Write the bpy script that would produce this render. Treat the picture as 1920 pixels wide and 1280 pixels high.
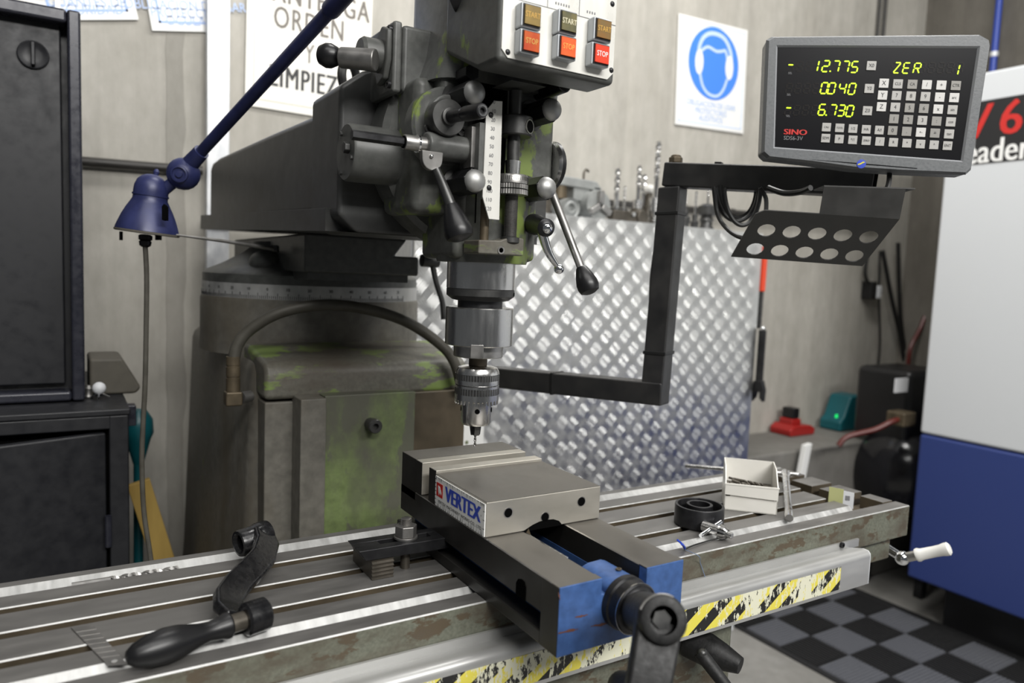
import bpy, bmesh, math, random
from mathutils import Vector, Matrix, Euler

for o in list(bpy.data.objects):
    bpy.data.objects.remove(o, do_unlink=True)
SC = bpy.context.scene
COL = SC.collection
random.seed(7)

# ------------------------------------------------------------------ camera
FPX = 1382.09                                  # focal length in pixels of the 1920 px frame
CAM_LOC = Vector((-.3998, -.5446, .3637))
CAM_ROT = Euler((1.4794, -0.0405, -0.5482), 'XYZ')
cam_d = bpy.data.cameras.new('camera')
cam_d.sensor_width = 36.0
cam_d.lens = 36.0 * FPX / 1920.0
cam_d.clip_start = .02
cam_d.dof.use_dof = True
cam_d.dof.focus_distance = .95
cam_d.dof.aperture_fstop = 4.0
cam = bpy.data.objects.new('camera', cam_d)
cam.location = CAM_LOC
cam.rotation_euler = CAM_ROT
COL.objects.link(cam)
SC.camera = cam

# ------------------------------------------------------------------ world, lamps, exposure
w = bpy.data.worlds.new('workshop_air')
SC.world = w
w.use_nodes = True
w.node_tree.nodes['Background'].inputs[0].default_value = (.93, .97, 1, 1)
w.node_tree.nodes['Background'].inputs[1].default_value = .075
SC.view_settings.view_transform = 'Standard'
SC.view_settings.look = 'None'
SC.view_settings.gamma = 1
SC.view_settings.use_curve_mapping = False
SC.view_settings.exposure = 0.22

def area_light(name, loc, size, power, aim, col=(1, .985, .955)):
    d = bpy.data.lights.new(name, 'AREA')
    d.shape = 'RECTANGLE'
    d.size, d.size_y = size
    d.energy = power
    d.color = col
    o = bpy.data.objects.new(name, d)
    o.location = loc
    o.rotation_euler = (Vector(aim) - Vector(loc)).to_track_quat('-Z', 'Y').to_euler()
    COL.objects.link(o)
# two rows of fluorescent fittings hanging under the hall roof
area_light('ceiling_light_row', (1.15, .72, 2.5), (2.2, .35), 46, (1.15, .75, 0))
area_light('ceiling_light_aisle', (-.3, -1.0, 2.5), (2.6, .4), 26, (0, .3, 0))
area_light('ceiling_light_far', (.25, -3.0, 2.4), (3.0, .5), 142, (.1, .3, .3))

# ------------------------------------------------------------------ survey helper: a pixel of the photograph + one known coordinate -> a point in the room
RM = CAM_ROT.to_matrix()
def at(u, v, d=None, x=None, y=None, z=None):
    r = RM @ Vector(((u - 960) / FPX, -(v - 640) / FPX, -1))
    if d is None:
        i, val = (0, x) if x is not None else (1, y) if y is not None else (2, z)
        d = (val - CAM_LOC[i]) / r[i]
    return CAM_LOC + r * d

V = Vector
X, Y, Z = V((1, 0, 0)), V((0, 1, 0)), V((0, 0, 1))

# ------------------------------------------------------------------ materials
MATS = {}
def _pr(name, col, rough=.5, metal=0.0, **kw):
    m = bpy.data.materials.new(name)
    m.use_nodes = True
    b = m.node_tree.nodes['Principled BSDF']
    b.inputs['Base Color'].default_value = (*col, 1)
    b.inputs['Roughness'].default_value = rough
    b.inputs['Metallic'].default_value = metal
    for k, val in kw.items():
        b.inputs[k].default_value = val
    MATS[name] = m
    return m, m.node_tree, b

def _noise(nt, scale, detail=4, stretch=(1, 1, 1), rough=.55):
    tc = nt.nodes.new('ShaderNodeTexCoord')
    mp = nt.nodes.new('ShaderNodeMapping')
    mp.inputs['Scale'].default_value = stretch
    n = nt.nodes.new('ShaderNodeTexNoise')
    n.inputs['Scale'].default_value = scale
    n.inputs['Detail'].default_value = detail
    n.inputs['Roughness'].default_value = rough
    nt.links.new(tc.outputs['Object'], mp.inputs[0])
    nt.links.new(mp.outputs[0], n.inputs['Vector'])
    return n

def _ramp(nt, src, stops, interp='LINEAR'):
    r = nt.nodes.new('ShaderNodeValToRGB')
    r.color_ramp.interpolation = interp
    e = r.color_ramp.elements
    while len(e) < len(stops):
        e.new(.5)
    for el, (p, c) in zip(e, stops):
        el.position = p
        el.color = (*c, 1) if len(c) == 3 else c
    nt.links.new(src, r.inputs[0])
    return r

def _mix(nt, fac, a, b):
    m = nt.nodes.new('ShaderNodeMixRGB')
    nt.links.new(fac, m.inputs[0])
    for i, c in ((1, a), (2, b)):
        if isinstance(c, tuple):
            m.inputs[i].default_value = (*c, 1)
        else:
            nt.links.new(c, m.inputs[i])
    return m

def _bump(nt, b, src, strength=.2, dist=.002):
    bp = nt.nodes.new('ShaderNodeBump')
    bp.inputs['Strength'].default_value = strength
    bp.inputs['Distance'].default_value = dist
    nt.links.new(src, bp.inputs['Height'])
    nt.links.new(bp.outputs[0], b.inputs['Normal'])

def grainy(name, c1, c2, rough=.5, metal=0., scale=30, stretch=(1, 1, 1), bump=.1, **kw):
    """two close tones mixed by noise, a little roughness variation and fine relief"""
    m, nt, b = _pr(name, c1, rough, metal, **kw)
    n = _noise(nt, scale, 6, stretch)
    r = _ramp(nt, n.outputs[0], [(.3, c1), (.7, c2)])
    nt.links.new(r.outputs[0], b.inputs['Base Color'])
    rr = _ramp(nt, n.outputs[0], [(.25, (max(rough - .12, .03),) * 3), (.75, (min(rough + .12, 1),) * 3)])
    nt.links.new(rr.outputs[0], b.inputs['Roughness'])
    if bump:
        _bump(nt, b, n.outputs[0], bump, .001)
    return m

def chipped(name, top, under, rust, cover=.6, rust_cover=.66, rough=.5, scale=11, stretch=(1, 1, .6), metal=0.):
    """worn machine enamel: a top coat, an older coat showing in chips, oily brown stains"""
    m, nt, b = _pr(name, top, rough, metal)
    n1 = _noise(nt, scale, 8, stretch, .62)
    n2 = _noise(nt, scale * .45 + 1.7, 7, (stretch[1], stretch[0], stretch[2]), .65)
    n3 = _noise(nt, scale * 6, 4)
    f1 = _ramp(nt, n1.outputs[0], [(cover, (0, 0, 0)), (cover + .035, (1, 1, 1))])
    f2 = _ramp(nt, n2.outputs[0], [(rust_cover - .12, (0, 0, 0)), (rust_cover + .1, (1, 1, 1))])
    f3 = _ramp(nt, n3.outputs[0], [(.3, tuple(.75 * t for t in top)), (.75, tuple(1.2 * t for t in top))])
    a = _mix(nt, f1.outputs[0], f3.outputs[0], under)
    c = _mix(nt, f2.outputs[0], a.outputs[0], rust)
    nt.links.new(c.outputs[0], b.inputs['Base Color'])
    _bump(nt, b, f1.outputs[0], .25, .0006)
    return m

# machine
chipped('enamel_grey', (.082, .084, .079), (.15, .21, .045), (.05, .042, .03), .66, .74, .42, 13)
chipped('enamel_head', (.115, .118, .112), (.18, .235, .06), (.045, .045, .035), .575, .7, .38, 15)
chipped('enamel_head_worn', (.105, .108, .1), (.175, .23, .06), (.05, .05, .038), .535, .64, .42, 17, (1, 1, .7))
chipped('enamel_column', (.15, .142, .122), (.15, .17, .085), (.11, .095, .07), .68, .58, .55, 10, (1, 1, .5))
chipped('enamel_chipped_green', (.125, .12, .098), (.17, .235, .065), (.085, .07, .055), .53, .6, .5, 24, (.4, .4, 1.2))
chipped('enamel_green_plate', (.17, .225, .085), (.12, .125, .09), (.105, .105, .08), .54, .55, .5, 12, (1, 1, .5))
chipped('enamel_ram', (.062, .063, .062), (.09, .11, .05), (.04, .036, .03), .74, .66, .45, 7, (1, .35, 2.2))
chipped('enamel_table_side', (.155, .162, .125), (.095, .072, .045), (.085, .07, .05), .535, .56, .5, 42, (.55, .55, 1.1))
grainy('oily_brown', (.06, .048, .032), (.1, .078, .05), .5, .2, 24)
grainy('table_steel', (.135, .13, .124), (.19, .184, .175), .46, .35, 55, (.25, 1, 1), .05)
grainy('bright_steel', (.62, .61, .6), (.75, .75, .74), .24, 1., 60, (1, 1, .15), .03)
grainy('scraped_steel', (.42, .42, .41), (.66, .66, .65), .5, .5, 130, (.6, .15, .15), .1)
grainy('worn_steel', (.36, .35, .34), (.5, .49, .47), .34, .9, 40, (1, 1, 1), .06)
grainy('turned_steel', (.4, .4, .39), (.5, .5, .49), .5, .8, 40)
grainy('dull_steel', (.23, .225, .215), (.33, .32, .31), .42, .85, 40)
grainy('black_oxide', (.018, .018, .02), (.035, .035, .037), .36, .55, 60, (1, 1, 1), .08)
grainy('dark_steel', (.06, .06, .06), (.1, .1, .097), .4, .7, 50)
grainy('knurled', (.2, .2, .2), (.4, .4, .39), .4, .9, 600, (1, 1, .02), .5)
_pr('black_plastic', (.008, .008, .009), .36)
_pr('black_gloss', (.01, .01, .011), .12, 0., **{'Coat Weight': .6})
grainy('black_cast', (.006, .006, .007), (.013, .013, .014), .26, 0., 90, (1, 1, 1), .5)
grainy('black_crinkle', (.006, .006, .0065), (.012, .012, .012), .55, 0., 160, (1, 1, 1), .4)
_pr('paint_rust', (.13, .05, .03), .7)
_pr('chrome', (.85, .86, .88), .08, 1.)
_pr('white_plastic', (.8, .79, .75), .35)
grainy('white_plate', (.72, .71, .66), (.82, .81, .77), .35, .15, 35, (1, 1, .3), .02)
_pr('void_black', (.004, .004, .004), .8, 0., **{'Specular IOR Level': 0.})
grainy('hose_rubber', (.055, .05, .04), (.085, .08, .065), .5, .15, 40, (1, 1, 1), .15)
grainy('brass_dull', (.085, .068, .045), (.14, .11, .07), .45, .5, 40)
grainy('ring_steel', (.36, .36, .35), (.5, .5, .49), .42, .25, 50, (1, 1, .4), .03)
# vise
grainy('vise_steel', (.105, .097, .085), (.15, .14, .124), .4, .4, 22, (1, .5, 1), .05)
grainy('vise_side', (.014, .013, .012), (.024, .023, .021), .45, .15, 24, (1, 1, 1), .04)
grainy('vise_ground', (.42, .4, .35), (.54, .51, .45), .38, .6, 28, (.4, 1, 1), .04)
chipped('vise_blue', (.052, .115, .3), (.047, .105, .27), (.15, .06, .035), .6, .84, .38, 14, (.5, 1, 2.2))
# DRO and lamp
grainy('dro_grey', (.125, .132, .138), (.15, .157, .163), .4, 0., 300, (1, 1, 1), .15)
_pr('dro_lip', (.42, .43, .45), .35, .3)
_pr('dro_face', (.0035, .0035, .005), .3, 0., **{'Specular IOR Level': .2})
_pr('dro_key', (.42, .41, .39), .45)
_pr('dro_key_white', (.6, .59, .57), .45)
_pr('dro_seg_off', (.006, .0045, .004), .4, 0., **{'Specular IOR Level': .2})
_pr('dro_key_dark', (.27, .26, .24), .45)
_pr('ink_black', (.012, .012, .013), .5)
_pr('ink_grey', (.2, .2, .21), .5)
_pr('ink_red', (.55, .02, .015), .4)
_pr('ink_blue', (.03, .07, .5), .4)
_pr('sign_blue', (.07, .25, .82), .4)
_pr('sign_blue_pale', (.28, .45, .83), .4)
_pr('sign_line', (.55, .68, .9), .4)
_pr('sign_text_pale', (.38, .52, .82), .4)
_pr('sign_white', (.86, .86, .84), .35)
_pr('sign_cream', (.87, .85, .79), .4)
_pr('sign_rule', (.45, .45, .33), .5)
_pr('ink_warm', (.16, .14, .12), .5)
_pr('logo_yellow', (.7, .62, .05), .4)
m, nt, b = _pr('led_lit', (.3, .5, 0), .4)
b.inputs['Emission Color'].default_value = (.62, 1, .01, 1)
b.inputs['Emission Strength'].default_value = 1.15
m, nt, b = _pr('led_green', (0, .3, .05), .4)
b.inputs['Emission Color'].default_value = (.02, 1, .2, 1)
b.inputs['Emission Strength'].default_value = .8
grainy('lamp_blue', (.018, .022, .075), (.03, .038, .13), .42, .1, 26, (1, 1, 1), .1)
grainy('arm_black', (.022, .022, .023), (.036, .035, .034), .42, .1, 30, (1, 1, 1), .04)
grainy('bracket_grey', (.032, .032, .031), (.055, .054, .052), .5, .2, 22)
# buttons
_pr('button_grey', (.42, .44, .46), .35, .4)
def mottled(name, c, c2, e):  # button caps do not glow: two plastic tones mixed by noise
    m, nt, b = _pr(name, c, .25)
    n = _noise(nt, 60, 3)
    r = _ramp(nt, n.outputs[0], [(.35, c), (.65, c2)])
    nt.links.new(r.outputs[0], b.inputs['Base Color'])
mottled('button_amber', (.3, .2, .05), (.2, .14, .05), 0)
mottled('button_olive', (.1, .1, .06), (.2, .17, .07), 0)
mottled('button_brown', (.26, .13, .04), (.2, .14, .06), 0)
mottled('button_red_dark', (.45, .05, .015), (.55, .11, .02), 0)
mottled('button_red', (.75, .1, .03), (.8, .15, .04), 0)
mottled('button_red_bright', (.75, .07, .035), (.7, .06, .03), 0)
_pr('button_text_pale', (.75, .7, .5), .4)
_pr('button_text_amber', (.62, .36, .07), .4)
_pr('button_text_orange', (.85, .42, .08), .4)
# room
def concrete(name, c1, c2, stain, board=0., rough=.75):
    m, nt, b = _pr(name, c1, rough)
    n1 = _noise(nt, 3.2, 10, (1.3, 1, .45), .62)
    n2 = _noise(nt, 26, 8, (1, 1, .5), .65)
    n3 = _noise(nt, 1.1, 4, (1.6, 1, 1))
    r1 = _ramp(nt, n1.outputs[0], [(.3, c1), (.7, c2)])
    r2 = _ramp(nt, n2.outputs[0], [(.3, (.82, .82, .8)), (.7, (1.06, 1.06, 1.06))])
    mm = nt.nodes.new('ShaderNodeMixRGB')
    mm.blend_type = 'MULTIPLY'
    mm.inputs[0].default_value = .8
    nt.links.new(r1.outputs[0], mm.inputs[1])
    nt.links.new(r2.outputs[0], mm.inputs[2])
    r3 = _ramp(nt, n3.outputs[0], [(.5, (0, 0, 0)), (.85, (.6, .6, .6))])
    c = _mix(nt, r3.outputs[0], mm.outputs[0], stain)
    out = c.outputs[0]
    if board:                                       # upright formwork streaks
        n4 = _noise(nt, 9, 5, (1.4, 1, .03), .6)
        r4 = _ramp(nt, n4.outputs[0], [(.3, (1 - board,) * 3), (.66, (1.05,) * 3)])
        m2 = nt.nodes.new('ShaderNodeMixRGB')
        m2.blend_type = 'MULTIPLY'
        m2.inputs[0].default_value = 1
        nt.links.new(out, m2.inputs[1])
        nt.links.new(r4.outputs[0], m2.inputs[2])
        out = m2.outputs[0]
    nt.links.new(out, b.inputs['Base Color'])
    _bump(nt, b, n2.outputs[0], .35, .004)
    return m
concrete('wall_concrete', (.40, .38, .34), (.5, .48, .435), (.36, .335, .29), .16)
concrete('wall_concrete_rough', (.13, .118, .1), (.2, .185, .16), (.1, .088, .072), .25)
concrete('floor_concrete', (.22, .215, .2), (.31, .3, .285), (.16, .15, .13), 0, .5)
concrete('joint_concrete', (.28, .265, .235), (.37, .355, .32), (.24, .22, .19))
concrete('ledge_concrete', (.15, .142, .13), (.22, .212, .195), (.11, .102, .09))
grainy('galvanised', (.62, .64, .67), (.86, .87, .88), .42, .25, 45, (1, 1, .5), .05)
grainy('cabinet_black', (.008, .0085, .011), (.0105, .011, .0135), .5, 0., 40, (1, 1, 1), .03)
grainy('cabinet_edge', (.018, .019, .028), (.026, .027, .037), .3, .1, 60, (1, 1, 1), .01)
grainy('tread_aluminium', (.7, .7, .68), (.8, .8, .78), .36, 1., 14, (1, 1, 1), .03)
grainy('mat_black', (.012, .012, .013), (.02, .02, .021), .6, 0, 120)
grainy('mat_grey', (.1, .104, .12), (.135, .14, .155), .6, 0, 120)
_pr('cnc_white', (.66, .68, .7), .35)
_pr('cnc_blue', (.03, .052, .2), .4)
_pr('cnc_red', (.6, .025, .02), .4)
_pr('pipe_blue', (.03, .07, .4), .35)
grainy('pipe_dark', (.03, .028, .026), (.05, .047, .043), .5, .2, 30)
_pr('cable_black', (.012, .012, .012), .42)
_pr('cable_cord', (.15, .21, .33), .6)
_pr('teal_plastic', (.006, .1, .12), .35)
_pr('red_plastic', (.34, .016, .014), .35)
_pr('red_hose', (.1, .014, .01), .4)
_pr('orange_red', (.75, .07, .025), .4)
grainy('yellow_wood', (.36, .23, .055), (.5, .34, .09), .6, 0, 30, (1, 1, .2))
grainy('dusty_wood', (.075, .068, .055), (.11, .1, .08), .7, 0, 30)
_pr('tank_black', (.008, .008, .01), .18)
_pr('paper_white', (.65, .66, .68), .5)
grainy('cast_grey', (.23, .24, .235), (.33, .34, .33), .5, .1, 25)
grainy('tool_dark', (.07, .062, .05), (.13, .115, .095), .45, .6, 40)
grainy('bin_plastic', (.74, .72, .66), (.82, .8, .75), .4, 0, 12, (1, 1, 1), .02)
grainy('alu_cover', (.44, .44, .43), (.54, .54, .53), .36, .5, 26, (.25, 1, 1), .03)
_pr('lens_clear', (.65, .7, .62), .2)
# hazard tape: real tape with print rubbed off in flakes
def tape_print(name, c, wear):
    m, nt, b = _pr(name, c, .38)
    n = _noise(nt, 190, 6, (1, 1, .35), .7)
    n2 = _noise(nt, 9, 3)
    ad = nt.nodes.new('ShaderNodeMath')
    ad.operation = 'MULTIPLY_ADD'
    ad.inputs[1].default_value = .9
    nt.links.new(n2.outputs[0], ad.inputs[0])
    nt.links.new(n.outputs[0], ad.inputs[2])
    r = _ramp(nt, ad.outputs[0], [(wear, c), (wear + .05, (.78, .77, .6))])
    nt.links.new(r.outputs[0], b.inputs['Base Color'])
tape_print('tape_black', (.018, .018, .018), .99)
tape_print('tape_yellow', (.8, .7, .1), .97)
_pr('tape_white', (.8, .8, .72), .4)
_pr('sticker_yellow', (.42, .43, .2), .5)
_pr('sticker_green', (.4, .46, .3), .5)

# ------------------------------------------------------------------ mesh builder
def _perp(a):
    a = a.normalized()
    t = X if abs(a.x) < .8 else Y
    u = a.cross(t).normalized()
    return u, a.cross(u).normalized()

class MB:
    def __init__(s):
        s.v, s.f, s.m = [], [], []
    def add(s, vs, fs, mi=0):
        o = len(s.v)
        s.v += [V(p) for p in vs]
        for f in fs:
            s.f.append([i + o for i in f])
            s.m.append(mi)
        return s
    def box(s, x0, x1, y0, y1, z0, z1, mi=0):
        p = [(x, y, z) for z in (z0, z1) for y in (y0, y1) for x in (x0, x1)]
        return s.add(p, [(0, 2, 3, 1), (4, 5, 7, 6), (0, 1, 5, 4), (2, 6, 7, 3), (0, 4, 6, 2), (1, 3, 7, 5)], mi)
    def obox(s, c, a, b, d, mi=0):
        """box from its centre and three half-axis vectors"""
        c, a, b, d = V(c), V(a), V(b), V(d)
        p = [c + a * i + b * j + d * k for k in (-1, 1) for j in (-1, 1) for i in (-1, 1)]
        return s.add(p, [(0, 2, 3, 1), (4, 5, 7, 6), (0, 1, 5, 4), (2, 6, 7, 3), (0, 4, 6, 2), (1, 3, 7, 5)], mi)
    def prism(s, poly, o, u, w, ext, mi=0, mi_side=None):
        """polygon (a, b) laid out on origin + a*u + b*w, extruded by ext"""
        o, u, w, ext = V(o), V(u), V(w), V(ext)
        n = len(poly)
        p = [o + u * a + w * b for a, b in poly]
        q = [k + ext for k in p]
        s.add(p + q, [list(range(n))[::-1], list(range(n, 2 * n))], mi)
        k = len(s.v) - 2 * n
        for i in range(n):
            j = (i + 1) % n
            s.f.append([k + i, k + j, k + n + j, k + n + i])
            s.m.append(mi if mi_side is None else mi_side)
        return s
    def lathe(s, o, axis, prof, n=28, mi=0, closed=False):
        """prof: (radius, height) or (radius, height, material) turned about axis at o"""
        o, axis = V(o), V(axis).normalized()
        u, w = _perp(axis)
        rows = []
        for t in prof:
            r, h = t[0], t[1]
            if r < 1e-7:
                rows.append([len(s.v)])
                s.v.append(o + axis * h)
            else:
                rows.append(list(range(len(s.v), len(s.v) + n)))
                for i in range(n):
                    a = 2 * math.pi * i / n
                    s.v.append(o + axis * h + (u * math.cos(a) + w * math.sin(a)) * r)
        pairs = list(zip(range(len(rows) - 1), range(1, len(rows))))
        if closed:
            pairs.append((len(rows) - 1, 0))
        for i0, i1 in pairs:
            A, B = rows[i0], rows[i1]
            k = prof[i1][2] if len(prof[i1]) > 2 else mi
            if len(A) == 1 and len(B) == 1:
                continue
            for i in range(n):
                j = (i + 1) % n
                if len(A) == 1:
                    s.f.append([A[0], B[i], B[j]])
                elif len(B) == 1:
                    s.f.append([A[i], A[j], B[0]])
                else:
                    s.f.append([A[i], A[j], B[j], B[i]])
                s.m.append(k)
        if not closed:
            for R in (rows[0], rows[-1]):
                if len(R) > 1:
                    s.f.append(list(R))
                    s.m.append(mi)
        return s
    def cyl(s, p0, p1, r0, r1=None, n=24, mi=0):
        p0, p1 = V(p0), V(p1)
        h = (p1 - p0).length
        return s.lathe(p0, p1 - p0, [(r0, 0), (r0 if r1 is None else r1, h)], n, mi)
    def ring(s, o, axis, r0, r1, h, n=28, mi=0):
        return s.lathe(o, axis, [(r0, 0), (r1, 0), (r1, h), (r0, h)], n, mi, True)
    def sphere(s, c, r, n=20, mi=0, squash=1.0, axis=Z):
        k = 10
        return s.lathe(c, axis, [(r * math.sin(math.pi * i / k), -r * squash * math.cos(math.pi * i / k)) for i in range(k + 1)], n, mi)
    def tube(s, pts, r, n=10, mi=0, smooth=6, close=False):
        P = [V(p) for p in pts]
        R = list(r) if isinstance(r, (list, tuple)) else [r] * len(P)
        if smooth and len(P) > 2:
            Q, S = [], []
            for i in range(len(P) - 1):
                a, b, c, d = P[max(i - 1, 0)], P[i], P[i + 1], P[min(i + 2, len(P) - 1)]
                for k in range(smooth):
                    t = k / smooth
                    Q.append(.5 * ((2 * b) + (c - a) * t + (2 * a - 5 * b + 4 * c - d) * t * t + (3 * b - a - 3 * c + d) * t ** 3))
                    S.append(R[i] + (R[i + 1] - R[i]) * t)
            Q.append(P[-1])
            S.append(R[-1])
            P, R = Q, S
        base = len(s.v)
        u = None
        for i, p in enumerate(P):
            t = (P[min(i + 1, len(P) - 1)] - P[max(i - 1, 0)]).normalized()
            if u is None:
                u = _perp(t)[0]
            u = (u - t * u.dot(t)).normalized()
            w = t.cross(u)
            for k in range(n):
                a = 2 * math.pi * k / n
                s.v.append(p + (u * math.cos(a) + w * math.sin(a)) * R[i])
        for i in range(len(P) - 1):
            for k in range(n):
                j = (k + 1) % n
                s.f.append([base + i * n + k, base + i * n + j, base + (i + 1) * n + j, base + (i + 1) * n + k])
                s.m.append(mi)
        s.f.append([base + k for k in range(n)][::-1])
        s.f.append([base + (len(P) - 1) * n + k for k in range(n)])
        s.m += [mi, mi]
        return s
    def strip(s, pts, wid, thick, nrm, mi=0):
        """flat bar swept along pts: wid vector per point, thickness along nrm per point"""
        base = len(s.v)
        n = len(pts)
        for p, a, b in zip(pts, wid, nrm):
            p, a, b = V(p), V(a), V(b).normalized() * thick
            s.v += [p - a - b, p + a - b, p + a + b, p - a + b]
        for i in range(n - 1):
            for k in range(4):
                j = (k + 1) % 4
                s.f.append([base + i * 4 + k, base + i * 4 + j, base + i * 4 + 4 + j, base + i * 4 + 4 + k])
                s.m.append(mi)
        s.f.append([base + k for k in range(4)][::-1])
        s.f.append([base + (n - 1) * 4 + k for k in range(4)])
        s.m += [mi, mi]
        return s
    def plate_hole(s, o, u, w, cells, rad, ext, mi=0, n=16):
        """rectangular cells (a0, a1, b0, b1) each with a round hole, thickness ext"""
        o, u, w, ext = V(o), V(u), V(w), V(ext)
        for a0, a1, b0, b1 in cells:
            ca, cb = (a0 + a1) / 2, (b0 + b1) / 2
            out, inn = [], []
            for i in range(n):
                t = 2 * math.pi * (i + .5) / n
                dx, dy = math.cos(t), math.sin(t)
                k = min((a1 - a0) / 2 / max(abs(dx), 1e-6), (b1 - b0) / 2 / max(abs(dy), 1e-6))
                out.append((ca + dx * k, cb + dy * k))
                inn.append((ca + dx * rad, cb + dy * rad))
            corners = [(a1, b1), (a0, b1), (a0, b0), (a1, b0)]
            A = [o + u * p + w * q for p, q in out]
            B = [o + u * p + w * q for p, q in inn]
            A2, B2 = [p + ext for p in A], [p + ext for p in B]
            k = len(s.v)
            s.v += A + B + A2 + B2
            cidx = {}
            for q, c in enumerate(corners):
                cidx[q] = (len(s.v), len(s.v) + 1)
                P = o + u * c[0] + w * c[1]
                s.v += [P, P + ext]
            for i in range(n):
                j = (i + 1) % n
                qa = None
                e = lambda p: (abs(p[0] - a1) < 1e-6, abs(p[1] - b1) < 1e-6, abs(p[0] - a0) < 1e-6, abs(p[1] - b0) < 1e-6)
                ei, ej = e(out[i]), e(out[j])
                if not any(x and y for x, y in zip(ei, ej)):
                    qa = [q for q in range(4) if abs(corners[q][0] - (out[i][0] if ei[0] or ei[2] else out[j][0])) < 1e-6 and abs(corners[q][1] - (out[i][1] if ei[1] or ei[3] else out[j][1])) < 1e-6][0]
                if qa is None:
                    s.f += [[k + i, k + j, k + n + j, k + n + i], [k + 2 * n + i, k + 3 * n + i, k + 3 * n + j, k + 2 * n + j]]
                    s.f.append([k + i, k + 2 * n + i, k + 2 * n + j, k + j])
                    s.m += [mi] * 3
                else:
                    c0, c1 = cidx[qa]
                    s.f += [[k + i, c0, k + j, k + n + j, k + n + i], [k + 2 * n + i, k + 3 * n + i, k + 3 * n + j, k + 2 * n + j, c1]]
                    s.m += [mi] * 2
                s.f.append([k + n + i, k + n + j, k + 3 * n + j, k + 3 * n + i])
                s.m.append(mi)
        return s
    def text(s, body, o, u, w, size, mi=0, bold=0., depth=.0004, align='CENTER', sx=1.0, space=1.0):
        """lettering laid on a surface: u along the line, w up, thickness towards u x w"""
        cu = bpy.data.curves.new('lettering', 'FONT')
        cu.body = body
        cu.size = 1
        cu.align_x = align
        cu.align_y = 'CENTER'
        cu.space_character = space
        cu.resolution_u = 3
        ob = bpy.data.objects.new('lettering', cu)
        COL.objects.link(ob)
        dg = bpy.context.evaluated_depsgraph_get()
        me = bpy.data.meshes.new_from_object(ob.evaluated_get(dg))
        o, u, w = V(o), V(u).normalized(), V(w).normalized()
        nn = u.cross(w)
        for sh in ((-1, 0, 1) if bold else (0,)):          # bold lettering: the strokes widened sideways
            s.add([o + u * (p.co.x * size * sx + sh * bold * size * .55) + w * (p.co.y * size) + nn * (depth + sh * 2e-5) for p in me.vertices], [list(p.vertices) for p in me.polygons], mi)
        bpy.data.meshes.remove(me)
        bpy.data.objects.remove(ob)
        bpy.data.curves.remove(cu)
        return s
    def build(s, name, mats, parent=None, bevel=0., seg=2, base=None, angle=35, smooth=True, keep_normals=False):
        """link as ONE mesh object; verts are given in room coordinates"""
        if not isinstance(mats, (list, tuple)):
            mats = [mats]
        if parent is not None:
            org = origin_of(parent)
        elif base is not None:
            org = V(base)
        else:
            lo = V([min(p[i] for p in s.v) for i in range(3)])
            hi = V([max(p[i] for p in s.v) for i in range(3)])
            org = V(((lo.x + hi.x) / 2, (lo.y + hi.y) / 2, lo.z))
        me = bpy.data.meshes.new(name)
        me.from_pydata([tuple(p - org) for p in s.v], [], s.f)
        for k in mats:
            me.materials.append(MATS[k])
        me.polygons.foreach_set('material_index', s.m)
        if not keep_normals:
            bm = bmesh.new()
            bm.from_mesh(me)
            bmesh.ops.recalc_face_normals(bm, faces=bm.faces)
            bm.to_mesh(me)
            bm.free()
        if smooth:
            me.polygons.foreach_set('use_smooth', [True] * len(me.polygons))
            me.set_sharp_from_angle(angle=math.radians(angle))
        me.update()
        o = bpy.data.objects.new(name, me)
        COL.objects.link(o)
        if parent is not None:
            o.parent = parent
        else:
            o.location = org
        if bevel:
            md = o.modifiers.new('edge', 'BEVEL')
            md.width = bevel
            md.segments = seg
            md.limit_method = 'ANGLE'
            md.angle_limit = math.radians(40)
            md.harden_normals = True
        return o

def origin_of(o):
    p = V((0, 0, 0))
    while o is not None:
        p += o.location
        o = o.parent
    return p

def tag(o, label=None, cat=None, group=None, kind=None):
    for k, val in (('label', label), ('category', cat), ('group', group), ('kind', kind)):
        if val:
            o[k] = val
    return o

def thing(name, loc, label, cat, group=None):
    o = bpy.data.objects.new(name, None)
    o.empty_display_size = .05
    o.location = loc
    COL.objects.link(o)
    return tag(o, label, cat, group)

def hexa(mb, o, axis, r, h, mi=0, turn=0.):
    axis = V(axis).normalized()
    u, w = _perp(axis)
    p = [(r * math.cos(math.pi / 3 * k + turn), r * math.sin(math.pi / 3 * k + turn)) for k in range(6)]
    return mb.prism(p, o, u, w, axis * h, mi)

def arc(cx, cy, r, a0, a1, n=8):
    return [(cx + r * math.cos(math.radians(a0 + (a1 - a0) * i / n)), cy + r * math.sin(math.radians(a0 + (a1 - a0) * i / n))) for i in range(n + 1)]

# ================================================================== THE SETTING
WY = 1.75                                       # back wall
FZ = -1.0                                       # floor
tag(MB().box(-2.6, 4.2, -3.0, WY + .2, FZ - .1, FZ).build('floor', 'floor_concrete', smooth=False), 'bare grey concrete workshop floor', kind='structure')
wall = tag(MB().box(-2.6, 3.46, WY, WY + .2, FZ, 2.9).build('wall_back', 'wall_concrete', smooth=False), 'board marked grey concrete wall behind the milling machine', kind='structure')
tag(MB().box(3.46, 3.66, -3.0, WY + .2, FZ, 2.9).build('wall_right', 'wall_concrete_rough', smooth=False), 'dark rough concrete wall behind the white and blue machine', kind='structure')
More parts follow.
